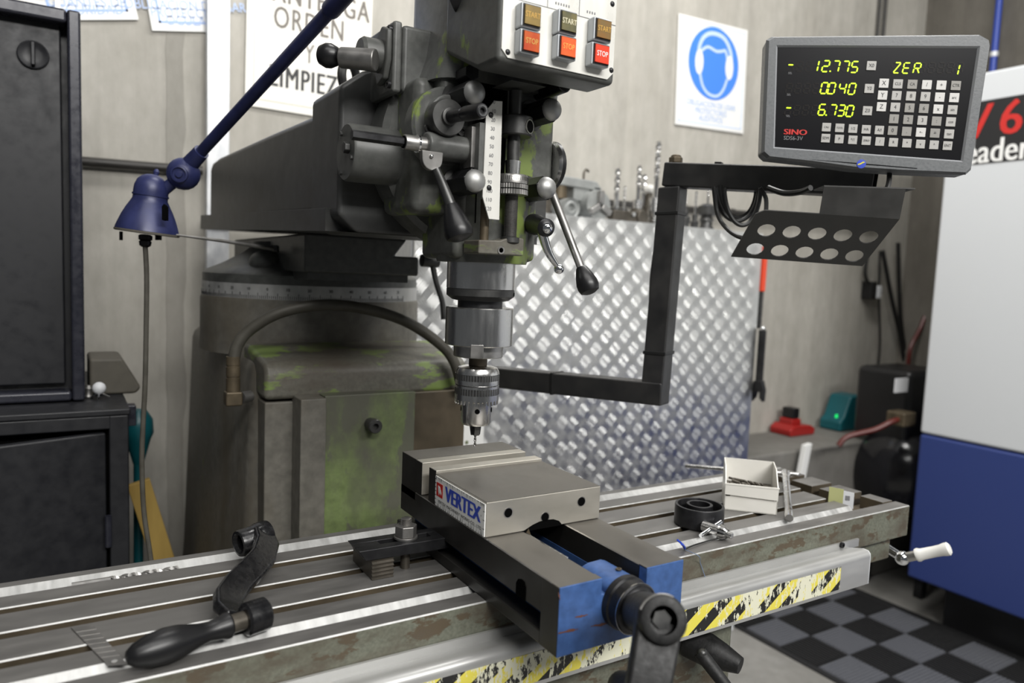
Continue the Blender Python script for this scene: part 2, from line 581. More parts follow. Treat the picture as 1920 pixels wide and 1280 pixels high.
# ragged mortar joint in the wall
mb = MB()
xa, xb = at(312, 200, y=WY).x, at(346, 200, y=WY).x
n = 56
L = [(xa + random.uniform(-.004, .004), 2.9 - i * .07) for i in range(n)]
Rr = [(xb + random.uniform(-.006, .006), 2.9 - i * .07) for i in range(n)]
for i in range(n - 1):
    p = [V((*q[:1], WY - .0015, q[1])) for q in (L[i], Rr[i], Rr[i + 1], L[i + 1])]
    q = [k + Y * .02 for k in p]
    mb.add(p + q, [(0, 1, 2, 3), (0, 4, 5, 1), (3, 2, 6, 7), (0, 3, 7, 4), (1, 5, 6, 2)])
mb.build('mortar_joint', 'joint_concrete', wall, smooth=False)
# low concrete ledge in the corner
lz = -.33
lyf = at(1480, 846, z=lz).y
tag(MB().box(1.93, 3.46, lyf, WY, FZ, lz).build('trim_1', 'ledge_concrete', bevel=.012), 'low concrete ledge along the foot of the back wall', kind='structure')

# conduits and pipes on the walls
p0, p1 = at(150, 302, y=WY - .02), at(1420, 402, y=WY - .02)
dr = (p1 - p0).normalized()
hp = thing('conduit_pipe', p0 + dr * 1.0 - Z * .02, 'long dark horizontal conduit pipe clamped along the back wall', 'pipe')
dl_, dr2 = at(386, 200, y=1.71).x - .006, at(433, 200, y=1.71).x + .006
for ta, tb_ in ((-1.5, (dl_ - p0.x) / dr.x), ((dr2 - p0.x) / dr.x, 3.5)):
    MB().tube([p0 + dr * ta, p0 + dr * tb_], .0125, 12, smooth=0).build('tube', 'pipe_dark', hp)
for t in (-.4, .55, 1.5, 2.45, 3.3):
    MB().ring(p0 + dr * t - dr * .008, dr, .0124, .0165, .016, 14).build('pipe_clamp', 'pipe_dark', hp)
cp = thing('conduit_pair', at(1655, 60, y=WY), 'pair of dark upright conduits at the top of the wall corner', 'pipe')
for u in (1650, 1661):
    a, c = at(u, 5, y=WY - .014), at(u - 3, 330, y=WY - .014)
    MB().tube([V((a.x, a.y, 2.2)), V((a.x, a.y, c.z))], .0085, 10).build('tube', 'pipe_dark', cp)
a = at(1868, 60, x=3.435)
bp = thing('air_pipe', V((a.x, a.y, at(1862, 128, x=3.435).z)), 'bright blue upright compressed air pipe on the dark wall', 'pipe')
bz = at(1862, 128, x=3.435).z
MB().tube([V((a.x, a.y, 2.4)), V((a.x, a.y, bz - .5))], .015, 12).build('tube', 'pipe_blue', bp)
MB().ring(V((a.x, a.y, at(1866, 106, x=3.435).z)), Z, .0148, .019, .022, 14).build('coupling', 'galvanised', bp)

# galvanised duct
p0, p1 = at(388, 200, y=1.71), at(431, 200, y=1.71)
du = thing('cable_duct', V(((p0.x + p1.x) / 2, 1.73, -.2)), 'upright white galvanised cable duct beside the order and cleanliness sign', 'duct')
MB().box(p0.x, p1.x, 1.71, WY, -.2, 2.4).build('channel', 'galvanised', du, bevel=.003)
for z in (.46, 1.75):
    MB().box(p0.x - .004, p1.x + .004, 1.704, WY, z, z + .03).build('strap', 'galvanised', du, bevel=.002)

# ------------------------------------------------------------------ wall signs
SY = WY - .008
def sign_base(name, p_tl, p_tr, p_bl, label, mat, line=None, lw=.004, margin=.014):
    """a flat plastic sign on the back wall; returns (thing, origin bottom-left, u, w, width, height)"""
    u = (p_tr - p_tl)
    W_ = u.length
    u = u.normalized()
    h = (p_tl - p_bl)
    w_ = (h - u * h.dot(u))
    H = w_.length
    w_ = w_.normalized()
    o = p_tl - w_ * H
    t = thing(name, o + u * W_ / 2, label, 'sign')
    MB().prism([(0, 0), (W_, 0), (W_, H), (0, H)], o - Y * 0, u, w_, Y * .0035).build('panel', mat, t)
    if line:
        a = margin
        f = MB()
        for x0, x1, y0, y1 in ((a, W_ - a, a, a + lw), (a, W_ - a, H - a - lw, H - a), (a, a + lw, a, H - a), (W_ - a - lw, W_ - a, a, H - a)):
            f.prism([(x0, y0), (x1, y0), (x1, y1), (x0, y1)], o - Y * .0006, u, w_, Y * .0008)
        f.build('border_line', line, t)
    return t, o, u, w_, W_, H

# order and cleanliness sign
tl, tr, bl = at(466, -150, y=SY), at(703, -150, y=SY), at(461, 197, y=SY)
tr.z = tl.z + (tr.x - tl.x) * -.012
t, o, u, w_, W_, H = sign_base('safety_notice', tl, tr, bl, 'cream wall sign in black capitals asking for order and cleanliness', 'sign_cream', 'sign_rule', .0018, .022)
for body, cu, cv, size, sx, bold, k in (('MANTENGA', 590, 2, .088, .66, .03, 'ink_warm'), ('ORDEN', 581, 47, .088, .66, .02, 'ink_warm'), ('Y', 580, 103, .082, .6, .005, 'ink_warm'), ('LIMPIEZA', 582, 156, .088, .62, .035, 'ink_black')):
    c = at(cu, cv, y=SY)
    MB().text(body, c - Y * .0005, u, w_, size, 0, bold, .0005, 'CENTER', sx, 1.12).build('lettering', k, t, smooth=False)

# ear protection sign
tl, tr, br, bl = at(1273, 25, y=SY), at(1402, 57, y=SY), at(1391, 252, y=SY), at(1263, 232, y=SY)
t, o, u, w_, W_, H = sign_base('safety_notice', tl, tr, bl, 'white wall sign with blue ear protector pictogram, beside the digital readout', 'sign_white', 'sign_line', .0045, .015)
S = lambda a, b_: o + u * (W_ * a) + w_ * (H * b_)
cc = S(.515, .615)
MB().lathe(cc - Y * .0002, -Y, [(.365 * W_, 0), (.365 * W_, .0012)], 48).build('blue_disc', 'sign_blue', t)
f = MB()
r = W_
def flat_stroke(f, pts, wd, y):
    f = MB()
    P = [V(p) for p in pts]
    Q = []
    for i in range(len(P) - 1):
        a, b_, c, d = P[max(i - 1, 0)], P[i], P[i + 1], P[min(i + 2, len(P) - 1)]
        for k in range(5):
            s_ = k / 5
            Q.append(.5 * ((2 * b_) + (c - a) * s_ + (2 * a - 5 * b_ + 4 * c - d) * s_ * s_ + (3 * b_ - a - 3 * c + d) * s_ ** 3))
    Q.append(P[-1])
    wids = [(Q[min(i + 1, len(Q) - 1)] - Q[max(i - 1, 0)]).normalized().cross(Y) * wd / 2 for i in range(len(Q))]
    f.strip(Q, wids, .0003, [Y] * len(Q))
    f.build('headset_outline', 'sign_line', t, smooth=False)
G = lambda a, b_: cc + u * (r * a) + w_ * (r * b_) - Y * .0016
flat_stroke(f, [G(-.225, .04), G(-.22, .14), G(-.17, .235), G(-.08, .29), G(.03, .3), G(.13, .275), G(.2, .21), G(.245, .12), G(.25, .02)], .017, 0)
flat_stroke(f, [G(-.195, .1), G(-.1, .155), G(.02, .13), G(.1, .14), G(.16, .15), G(.2, .05)], .012, 0)
flat_stroke(f, [G(-.2, -.12), G(-.16, -.23), G(-.09, -.3), G(0, -.325), G(.08, -.31), G(.15, -.24), G(.2, -.13)], .012, 0)
for a in (-.215, .225):
    f = MB()
    f.prism([(a * r + .058 * r * math.cos(k * math.pi / 8), -.01 * r + .125 * r * math.sin(k * math.pi / 8)) for k in range(16)], cc - Y * .0022, u, w_, Y * .001)
    f.build('ear_cup', 'sign_white', t, smooth=False)
f = MB()
for body, b_, sz in (('OBLIGACION DE USAR', .225, .034), ('PROTECTORES', .155, .034), ('AUDITIVOS', .088, .034)):
    f.text(body, S(.5, b_) - Y * .0004, u, w_, sz, 0, .008, .0005, 'CENTER', .82)
f.build('lettering', 'sign_text_pale', t, smooth=False)

# two blue mandatory signs above the black cabinet
for (q_tl, q_tr, q_bl), label, lines, lx in (
        (((20, -190), (211, -178), (30, 38)), 'white and blue safety sign partly hidden by the tall black cabinet', ('OBLIGACION USAR', 'GUANTES DE', 'SEGURIDAD'), .5),
        (((243, -175), (392, -160), (241, 56)), 'white and blue eye protection sign next to the white duct', ('OBLIGACION DE USAR', 'PROTECCION', 'OCULAR'), .5)):
    tl, tr, bl = (at(*q, y=SY) for q in (q_tl, q_tr, q_bl))
    t, o, u, w_, W_, H = sign_base('safety_notice', tl, tr, bl, label, 'sign_white', 'sign_blue_pale', .006, .02)
    S = lambda a, b_: o + u * (W_ * a) + w_ * (H * b_)
    MB().lathe(S(.5, .62) - Y * .0002, -Y, [(.37 * W_, 0), (.37 * W_, .0012)], 40).build('blue_disc', 'sign_blue', t)
    f = MB()
    for body, b_ in zip(lines, (.215, .15, .085)):
        f.text(body, S(lx, b_) - Y * .0004, u, w_, .036, 0, .004, .0005, 'CENTER', .85)
    f.build('lettering', 'sign_text_pale', t, smooth=False)
tl, tr, bl = at(-60, -60, y=SY), at(108, -50, y=SY), at(-60, 60, y=SY)
t, o, u, w_, W_, H = sign_base('notice_board', tl, tr, bl, 'plain cream board above the tall black cabinet at the left', 'sign_cream')
MB().box(tr.x - .006, tr.x + .004, SY - .006, WY, bl.z, tr.z).build('edge_strip', 'white_plate', t)

# ------------------------------------------------------------------ white and blue machining centre at the right
CX = 2.55
zt = at(1890, 126, x=CX).z
zb = at(1730, 812, x=CX).z
z0 = at(1700, 1080, x=CX).z
yb = 1.085
cnc = thing('machining_center', V((3.0, -.2, FZ)), 'large white and blue enclosed machine tool along the right wall', 'machine')
MB().box(CX, 3.42, -2.2, yb, zb, zt).build('upper_cover', 'cnc_white', cnc, bevel=.012)
MB().box(CX, 3.42, -2.2, yb, z0, zb - .004).build('lower_cover', 'cnc_blue', cnc, bevel=.012)
MB().box(CX + .12, 3.36, -2.1, yb - .1, FZ, z0 - .002).build('plinth', 'black_plastic', cnc)
ya = at(1836, 190, x=CX).y
za, zc = at(1840, 190, x=CX).z, at(1832, 308, x=CX).z
MB().box(CX - .0025, CX + .001, -.6, ya, zc, za).build('name_band', 'ink_black', cnc)
pv = at(1868, 228, x=CX)
f = MB()
f.text('V', V((CX - .0028, at(1834, 225, x=CX).y, at(1900, 222, x=CX).z)), -Y, Z, .175, 0, .03, .0008, 'CENTER', .95)
f.text('6', V((CX - .0028, at(1897, 222, x=CX).y, at(1900, 222, x=CX).z)), -Y, Z, .175, 0, .03, .0008, 'CENTER', .95)
f.build('model_lettering', 'cnc_red', cnc, smooth=False)
f = MB()
f.text('leader', V((CX - .0028, at(1800, 285, x=CX).y, at(1880, 282, x=CX).z)), -Y, Z, .125, 0, .03, .0008, 'LEFT', .78)
f.build('word_lettering', 'sign_white', cnc, smooth=False)

# ------------------------------------------------------------------ chequered floor mat
fm = thing('floor_mat', V((2.35, .9, FZ)), 'chequered black and grey ribbed rubber floor mat', 'mat')
xs0, ys0, tw, th = 1.893, 1.497, .1815, .1635
MB().box(xs0 - .02, xs0 + 4 * tw + .05, ys0 - 12 * th, ys0 + .02, FZ, FZ + .007).build('backing', 'mat_black', fm)
tiles = {}
for kind in (0, 1):
    mb = MB()
    mb.box(.003, tw - .003, .003, th - .003, .007, .0105)
    k = 11
    for i in range(k):
        if kind == 0:
            a = .006 + (tw - .012) * (i + .2) / k
            mb.box(a, a + (tw - .012) * .55 / k, .006, th - .006, .0105, .0145)
        else:
            a = .006 + (th - .012) * (i + .2) / k
            mb.box(.006, tw - .006, a, a + (th - .012) * .55 / k, .0105, .0145)
    me = bpy.data.meshes.new('tile')
    me.from_pydata([tuple(p) for p in mb.v], [], mb.f)
    me.materials.append(MATS[('mat_black', 'mat_grey')[kind]])
    tiles[kind] = me
for i in range(4):
    for j in range(12):
        kind = (i + j) % 2
        o = bpy.data.objects.new('tile', tiles[kind])
        COL.objects.link(o)
        o.parent = fm
        o.location = V((xs0 + i * tw, ys0 - (j + 1) * th, FZ)) - origin_of(fm)

# ------------------------------------------------------------------ tread plate cabinet behind the machine
P1, P2, P3 = at(1082, 405, y=1.335), at(1095, 413, y=1.35), at(1430, 437, y=1.35)
ctop = (P2.z + P3.z) / 2
cxr = P3.x
tc = thing('tool_cabinet', V((1.1, 1.5, FZ)), 'tall tool cabinet clad in aluminium tread plate behind the machine', 'cabinet')
MB().box(.43, cxr, 1.354, 1.72, FZ, ctop).build('body', 'galvanised', tc, bevel=.003)
def tread(x0, x1, yf, z0, z1, pitch, name, parent, a=.0):
    sh = MB().box(x0, x1, yf, yf + .004, z0, z1).build(name, 'tread_aluminium', parent)
    mb = MB()
    h = pitch / 2
    nx, nz = int((x1 - x0) / h), int((z1 - z0) / h)
    Lr, Wr, D = pitch * .27, pitch * .031, .0006
    for i in range(nx):
        for j in range(nz):
            cx, cz = x0 + (i + .5) * h, z1 - (j + .5) * h
            s = 1 if (i + j) % 2 else -1
            d = V((s * .64, 0, .77))
            pdir = V((.77, 0, -s * .64))
            for k in range(-2, 3):
                c = V((cx, yf, cz)) + pdir * (k * pitch * .088)
                l = Lr * (1 - .06 * abs(k))
                b_ = len(mb.v)
                mb.v += [c - d * l, c + pdir * Wr, c + d * l, c - pdir * Wr, c - d * l * .55 - Y * D, c + d * l * .55 - Y * D]
                mb.f += [[b_, b_ + 1, b_ + 4], [b_ + 1, b_ + 5, b_ + 4], [b_ + 1, b_ + 2, b_ + 5], [b_ + 2, b_ + 3, b_ + 5], [b_ + 3, b_ + 4, b_ + 5], [b_ + 3, b_, b_ + 4]]
                mb.m += [0] * 6
    t = mb.build('tread_pattern', 'tread_aluminium', sh, keep_normals=True, smooth=False)
    t['kind'] = 'stuff'
    return sh
tread(.43, P1.x, 1.331, FZ + .06, P1.z, .084, 'tread_sheet', tc)
tread(P1.x - .03, cxr, 1.347, FZ + .06, ctop + .004, .08, 'tread_sheet', tc)
# white board beside the cabinet foot
a, c = at(873, 800, y=1.2), at(908, 800, y=1.2)
wb = thing('white_board', V(((a.x + c.x) / 2, 1.21, -1.0)), 'narrow white board standing between column and tread plate', 'board')
zt_ = at(890, 795, y=1.2).z
MB().box(a.x - .03, c.x, 1.2, 1.218, FZ, zt_).build('board', 'sign_white', wb, bevel=.002)
h_ = at(875, 829, y=1.2)
MB().lathe(h_, -Y, [(.005, 0), (.005, .001)], 14).build('hole', 'enamel_green_plate', wb)

# ------------------------------------------------------------------ tools standing on the cabinet
def on_top(u, yy):
    return V((at(u, 420, y=yy).x, yy, ctop))
def drill_on(mb, p, r, h, mi=0):
    """twist drill standing upright: shank and fluted body"""
    k = 26
    mb.cyl(p, p + Z * h * .35, r, r, 10, mi)
    base = p + Z * h * .35
    for s in (0, math.pi):
        pts, wid, nrm = [], [], []
        for i in range(k + 1):
            a = s + i / k * math.pi * 3.2
            q = base + Z * (h * .65 * i / k) + V((math.cos(a), math.sin(a), 0)) * r * .42
            pts.append(q)
            wid.append(V((-math.sin(a), math.cos(a), .35)) * r * .75)
            nrm.append(V((math.cos(a), math.sin(a), 0)))
        mb.strip(pts, wid, r * .42, nrm, mi)
    return mb
def holder(name, u, yy, prof, drill, label, mat='dark_steel', sleeve=None):
    p = on_top(u, yy)
    t = thing(name, p, label, 'tool holder', 'tool holders on the tread plate cabinet')
    MB().lathe(p, Z, prof, 20).build('body', mat, t)
    top = prof[-1][1]
    if sleeve:
        r0, h0 = sleeve
        MB().lathe(p + Z * top, Z, [(r0, 0), (r0, h0 * .4), (r0 * .9, h0 * .45), (r0, h0 * .5), (r0, h0)], 18).build('collet_nut', 'bright_steel', t)
        top += h0
    if drill:
        drill_on(MB(), p + Z * top, drill[0], drill[1]).build('drill', 'bright_steel', t)
    return t
yy = 1.42
holder('tool_holder', 1153, yy, [(.026, 0), (.026, .015), (.03, .018), (.03, .03), (.018, .034), (.018, .05)], (.0085, .13), 'dark flanged tool holder with tall drill, nearest the three jaw chuck')
holder('tool_holder', 1168, yy + .06, [(.015, 0), (.015, .05), (.01, .06)], (.005, .075), 'slim tool holder with short thin drill behind the flanged one')
holder('tool_holder', 1193, yy, [(.034, 0), (.034, .035), (.022, .04), (.022, .055)], (.0075, .115), 'tool holder with bright sleeve and two fluted cutters', 'tool_dark', (.017, .03))
p = on_top(1201, yy + .01)
holder('tool_holder', 1203, yy + .07, [(.018, 0), (.018, .07), (.012, .075)], (.0095, .11), 'tool holder with thick bright drill behind the bright sleeve', 'tool_dark')
holder('tool_holder', 1226, yy - .02, [(.022, 0, 0), (.022, .02), (.019, .022), (.019, .028), (.022, .03), (.022, .055)], (.0085, .19), 'bright ribbed tool holder with the tallest drill, left of the black post', 'bright_steel', (.021, .04))
holder('tool_holder', 1283, yy, [(.017, 0), (.017, .02), (.02, .025), (.02, .045), (.012, .05), (.012, .07)], (.004, .055), 'small dark collet holder right of the black post')
holder('tool_holder', 1302, yy, [(.013, 0), (.016, .03), (.01, .035), (.01, .055)], (.0045, .085), 'slender tool holder with thin cutter between two dark holders')
holder('tool_holder', 1324, yy, [(.03, 0), (.03, .008), (.022, .02), (.022, .035), (.028, .04), (.022, .05), (.02, .055), (.032, .06), (.033, .09), (.015, .1)], (.0045, .07), 'tapered steel tool holder with dark nut, last at the right', 'dark_steel')
# white knob between the drills
p = on_top(1214, yy + .05)
t = thing('knob_tool', p, 'small tool with round white knob among the drill holders', 'tool')
MB().lathe(p, Z, [(.028, 0), (.028, .03), (.016, .045), (.012, .1), (.012, .12)], 16).build('stem', 'tool_dark', t)
MB().sphere(p + Z * .135, .021, 16, 0, .75).build('knob', 'white_plastic', t)
# round dark block and low parts at the front of the top
p = on_top(1172, 1.385)
t = thing('boring_head', p, 'low dark boring head lying at the front of the cabinet top', 'tool')
MB().box(p.x - .06, p.x + .05, p.y - .012, p.y + .02, p.z, p.z + .04).build('block', 'tool_dark', t, bevel=.004)
MB().cyl(V((p.x + .062, p.y - .02, p.z + .024)), V((p.x + .062, p.y + .03, p.z + .024)), .024, None, 20).build('drum', 'tool_dark', t, bevel=.003)
MB().cyl(V((p.x + .02, p.y - .014, p.z + .03)), V((p.x + .02, p.y - .02, p.z + .03)), .007, None, 12).build('screw_head', 'bright_steel', t)
# three jaw chuck leaning on its rim
c = at(1112, 386, y=1.40)
t = thing('three_jaw_chuck', V((c.x, 1.40, ctop)), 'grey three jaw chuck standing on its rim on the cabinet', 'chuck')
cr = c.z - ctop
MB().lathe(V((c.x, 1.37, c.z)), Y, [(.012, 0), (cr, 0), (cr + .001, .005), (cr, .06), (cr * .6, .065), (cr * .6, .08)], 28).build('chuck_body', 'cast_grey', t)
for k in range(3):
    a = math.radians(90 + 120 * k)
    d = V((math.cos(a), 0, math.sin(a)))
    MB().obox(V((c.x, 1.364, c.z)) + d * cr * .55, d * cr * .42, d.cross(Y) * .009, Y * .012).build('jaw', 'worn_steel', t, bevel=.002)
a = at(1124, 390, y=1.40)
MB().box(a.x - .004, a.x + .012, 1.39, 1.44, ctop + .004, at(1124, 378, y=1.40).z).build('parallel_bar', 'bright_steel', t, bevel=.002)
# small indexing fixture with a long cast arm
p = on_top(1062, 1.42)
t = thing('indexing_fixture', V((p.x, p.y, ctop)), 'grey cast fixture with long overarm and hook, left on the cabinet', 'fixture')
zt_ = at(1085, 333, y=1.42).z
xl, xr_ = at(1035, 340, y=1.42).x, at(1122, 350, y=1.42).x
zb_ = at(1085, 352, y=1.42).z
MB().prism([(xl, zb_), (xr_ - .005, zb_ - .006), (xr_, zt_ - .03), (xr_ - .02, zt_ - .008), (xl, zt_)], (0, 1.40, 0), X, Z, Y * .05).build('overarm', 'cast_grey', t, bevel=.005)
xc = at(1080, 370, y=1.42).x
MB().box(xc - .02, xc + .045, 1.405, 1.45, at(1080, 378, y=1.42).z, zb_).build('slide', 'cast_grey', t, bevel=.006)
xc = at(1112, 370, y=1.42).x
MB().box(xc - .016, xc + .02, 1.40, 1.44, at(1112, 381, y=1.42).z, zb_ + .01).build('end_arm', 'cast_grey', t, bevel=.006)
c = at(1055, 391, y=1.42)
rr = max(c.z - ctop, .02)
MB().lathe(V((c.x, 1.37, c.z)), Y, [(.008, .012), (rr * .45, .0), (rr * .55, 0), (rr * .8, .006), (rr, 0), (rr, .07)], 26).build('dial', 'cast_grey', t)
MB().box(at(1030, 395, y=1.42).x, at(1100, 395, y=1.42).x, 1.44, 1.5, ctop, at(1050, 372, y=1.42).z).build('base_block', 'tool_dark', t, bevel=.006)
MB().cyl(V((c.x - .01, 1.43, at(1050, 372, y=1.42).z)), V((c.x - .01, 1.43, zb_)), .026, None, 18).build('brass_collar', 'brass_dull', t)
hk = [at(1094, 340, y=1.42), at(1095, 325, y=1.42), at(1099, 318, y=1.42), at(1104, 322, y=1.42)]
MB().tube(hk, .004, 8).build('hook', 'tool_dark', t)

# things hanging on the cabinet's right flank
hx = cxr + .006
p0, p1, p2 = at(1431, 487, x=hx + .01), at(1430, 546, x=hx + .01), at(1428, 616, x=hx + .01)
t = thing('spirit_level', V((hx + .01, p0.y, p2.z)), 'long bar with orange red upper half hung on the cabinet flank', 'tool')
MB().box(hx, hx + .02, p0.y - .012, p0.y + .012, p1.z, p0.z + .05).build('orange_half', 'orange_red', t, bevel=.002)
MB().box(hx + .003, hx + .017, p0.y - .009, p0.y + .009, p2.z, p1.z).build('dark_half', 'dark_steel', t, bevel=.002)
wz0, wz1 = at(1425, 618, x=hx + .01).z, at(1425, 752, x=hx + .01).z
wy = at(1426, 680, x=hx + .01).y
t = thing('open_end_wrench', V((hx + .01, wy, wz1)), 'black open end wrench hanging on the cabinet flank', 'wrench')
MB().box(hx + .002, hx + .016, wy - .014, wy + .014, wz1 + .075, wz0).build('shank', 'black_oxide', t, bevel=.003)
MB().prism([(-.018, .08), (-.03, .045), (-.027, 0), (-.012, .012), (-.01, .035), (.006, .038), (.012, .012), (.028, -.006), (.032, .03), (.02, .075)], V((hx, wy, wz1)), Y, Z, X * .018).build('jaw', 'black_oxide', t, bevel=.002)
MB().sphere(V((hx + .01, wy, wz0 + .006)), .009, 12).build('hook', 'chrome', t)

# ------------------------------------------------------------------ corner with chargers and compressor
p = at(1485, 812, z=lz)
t = thing('red_charger', V((p.x, p.y, lz)), 'red battery charger with black battery on the concrete ledge', 'charger')
MB().prism([(-.085, 0), (.085, 0), (.09, .03), (.06, .045), (-.06, .05), (-.09, .03)], V((p.x, p.y - .06, lz)), X, Z, Y * .12).build('housing', 'red_plastic', t, bevel=.008)
MB().box(p.x - .05, p.x + .015, p.y - .035, p.y + .04, lz + .046, lz + .075).build('battery_socket', 'red_plastic', t, bevel=.006)
MB().box(p.x - .04, p.x + .006, p.y - .03, p.y + .035, lz + .075, lz + .125).build('battery', 'black_plastic', t, bevel=.006)
p = at(1578, 803, z=lz)
t = thing('teal_charger', V((p.x, p.y, lz)), 'teal battery charger with green light on the concrete ledge', 'charger')
MB().prism([(-.1, 0), (.09, 0), (.09, .15), (.06, .175), (-.03, .17), (-.07, .07), (-.1, .05)], V((p.x, p.y - .06, lz)), X, Z, Y * .12).build('housing', 'teal_plastic', t, bevel=.012)
g = at(1569, 780, y=p.y - .063)
MB().box(g.x - .006, g.x + .006, p.y - .064, p.y - .058, g.z - .008, g.z + .008).build('indicator_light', 'led_green', t)
p = at(1517, 790, z=lz)
q = at(1520, 727, y=p.y)
tag(MB().tube([V((p.x, p.y, lz)), V((q.x, p.y, q.z))], [.012, .009], 10, smooth=0).build('yellow_stick', 'yellow_wood'), 'short yellow stick standing on the ledge between two chargers', 'stick')
p0, p1 = at(1500, 900, y=lyf - .04), at(1513, 832, y=lyf - .04)
dd = (p0 - p1).normalized()
tag(MB().obox(p1 + dd * .2, dd * .2, V((.02, 0, .003)), Y * .012).build('white_lath', 'sign_white', bevel=.003), 'white plastic lath leaning against the concrete ledge', 'lath')
# compressor
c = at(1690, 885, d=3.33)
t = thing('air_compressor', V((c.x, c.y, FZ)), 'black air compressor with round tank in the dark corner', 'compressor')
tr_ = .2
dirx = V((.97, .2, 0)).normalized()
MB().lathe(c - dirx * .1, dirx, [(0, -.09), (tr_ * .5, -.075), (tr_ * .8, -.04), (tr_ * .95, 0), (tr_, .05), (tr_, .5), (tr_ * .8, .58), (0, .62)], 32).build('tank', 'tank_black', t)
for s in (-1, 1):
    for k in (0, .4):
        q = c + dirx * k + dirx.cross(Z) * s * .12
        MB().box(q.x - .02, q.x + .02, q.y - .02, q.y + .02, FZ, c.z - .1).build('foot', 'tank_black', t, bevel=.004)
hc = at(1702, 735, d=3.3)
zt_ = at(1690, 694, d=3.2).z
MB().box(hc.x - .12, hc.x + .2, hc.y - .08, hc.y + .18, c.z + .15, zt_).build('motor_housing', 'black_plastic', t, bevel=.03, seg=4)
hcy = hc.y - .082
q = at(1690, 722, y=hcy)
MB().box(q.x - .045, q.x + .045, hcy - .003, hcy + .004, q.z - .03, q.z + .03).build('rating_plate', 'paper_white', t)
hose = [at(1572, 835, d=3.02), at(1590, 818, d=3.02), at(1640, 805, d=3.02), at(1672, 790, d=3.02), at(1690, 785, d=3.05)]
MB().tube(hose, .011, 10).build('air_hose', 'red_hose', t)
MB().box(hose[-1].x - .03, hose[-1].x + .06, hose[-1].y - .03, hose[-1].y + .05, hose[-1].z - .03, hose[-1].z + .03).build('valve_block', 'brass_dull', t, bevel=.008)
# socket and cables
s0 = at(1632, 546, y=WY - .02)
t = thing('wall_socket', V((s0.x, WY, s0.z - .05)), 'small industrial wall socket with plug in the corner', 'socket')
MB().box(s0.x - .05, s0.x - .005, WY - .06, WY, s0.z - .04, s0.z + .05).build('box', 'black_plastic', t, bevel=.006)
MB().box(s0.x - .005, s0.x + .03, WY - .065, WY, s0.z - .035, s0.z + .03).build('face', 'paper_white', t, bevel=.005)
MB().cyl(V((s0.x + .03, WY - .03, s0.z)), V((s0.x + .075, WY - .03, s0.z - .005)), .014, .01, 14).build('plug', 'black_plastic', t)
cab = [
    ('black cable dropping straight from the wall socket box', [(1628, 470), (1622, 510), (1627, 530)], .009, 'cable_black'),
    ('thin black cable hanging beside the socket plug', [(1650, 470), (1648, 560), (1650, 640), (1646, 690)], .006, 'cable_black'),
    ('thick black cable slanting down to the compressor, left one', [(1655, 470), (1672, 560), (1688, 630), (1697, 690)], .011, 'cable_black'),
    ('thick black cable slanting down to the compressor, right one', [(1684, 455), (1686, 540), (1690, 610), (1702, 690)], .011, 'cable_black'),
    ('dark red air hose rising along the dark corner', [(1745, 560), (1728, 610), (1708, 650), (1702, 690)], .011, 'red_hose')]
for lab, pts, r, k in cab:
    P = [at(u_, v_, y=WY - .04 if u_ < 1700 or 'red' not in lab else 1.62) for u_, v_ in pts]
    tag(MB().tube(P, r, 8).build('hanging_cable', k), lab, 'cable', 'cables in the corner')

# ------------------------------------------------------------------ black cabinets at the left
LY = 1.0
xr_ = at(245, 800, y=LY).x
ztop = at(200, 768, y=LY).z
t = thing('low_cabinet', V((-.8, 1.25, FZ)), 'low black steel cabinet with its bent door standing ajar', 'cabinet')
MB().box(-1.5, xr_, LY, 1.55, ztop - .012, ztop).build('top_sheet', 'cabinet_black', t, bevel=.003)
MB().box(-1.5, xr_ - .002, LY + .03, 1.55, FZ, ztop - .012).build('carcass', 'void_black', t)
zr = at(100, 812, y=LY).z
MB().box(-1.5, xr_ - .004, LY + .002, LY + .03, zr, ztop - .012).build('top_rail', 'cabinet_black', t, bevel=.003)
xs = at(205, 850, y=LY).x
MB().box(xs, xr_ - .003, LY + .001, LY + .03, FZ, ztop - .012).build('stile', 'cabinet_black', t, bevel=.003)
zd = at(205, 812, y=LY).z
hinge = V((xs - .004, LY + .008, 0))
ang = math.radians(17)
dd = V((-math.cos(ang), -math.sin(ang), 0))
nn = V((math.sin(ang), -math.cos(ang), 0))
pts = [(0, FZ + .06), (.62, FZ + .06), (.62, zd - .004), (.0, zd)]
MB().prism(pts, hinge, dd, Z, nn * -.018).build('door', 'cabinet_black', t, bevel=.004)
for k in (-.12, -.35):
    MB().cyl(V((xs - .003, LY - .004, k)), V((xs - .003, LY - .004, k - .06)), .006, None, 10).build('hinge', 'cabinet_edge', t)
q = at(249, 785, y=LY)
MB().box(xr_ - .006, xr_ + .012, LY + .03, LY + .06, q.z - .02, q.z + .02).build('corner_plate', 'cabinet_edge', t, bevel=.002)

UY = 1.1
ux = at(160, 750, y=UY).x
uz0, uz1 = ztop + .002, at(136, 18, y=UY).z
t = thing('tall_cabinet', V((-.75, 1.3, ztop)), 'tall black steel cabinet with a recessed turning handle', 'cabinet')
MB().box(-1.5, ux - .002, UY + .05, 1.5, uz0, uz1 - .004).build('carcass', 'cabinet_black', t, bevel=.003)
fw = .022
MB().box(ux - fw, ux, UY, UY + .05, uz0, uz1).build('side_frame', 'cabinet_edge', t, bevel=.005)
MB().box(-1.5, ux - fw, UY, UY + .05, uz1 - .026, uz1).build('top_frame', 'cabinet_edge', t, bevel=.006)
MB().box(-1.5, ux - fw, UY, UY + .05, uz0, uz0 + .02).build('bottom_frame', 'cabinet_edge', t, bevel=.006)
dz1 = at(60, 62, y=UY + .03).z
MB().box(-1.5, ux - fw - .01, UY + .03, UY + .048, uz0 + .03, dz1 + .03).build('door', 'cabinet_black', t, bevel=.004)
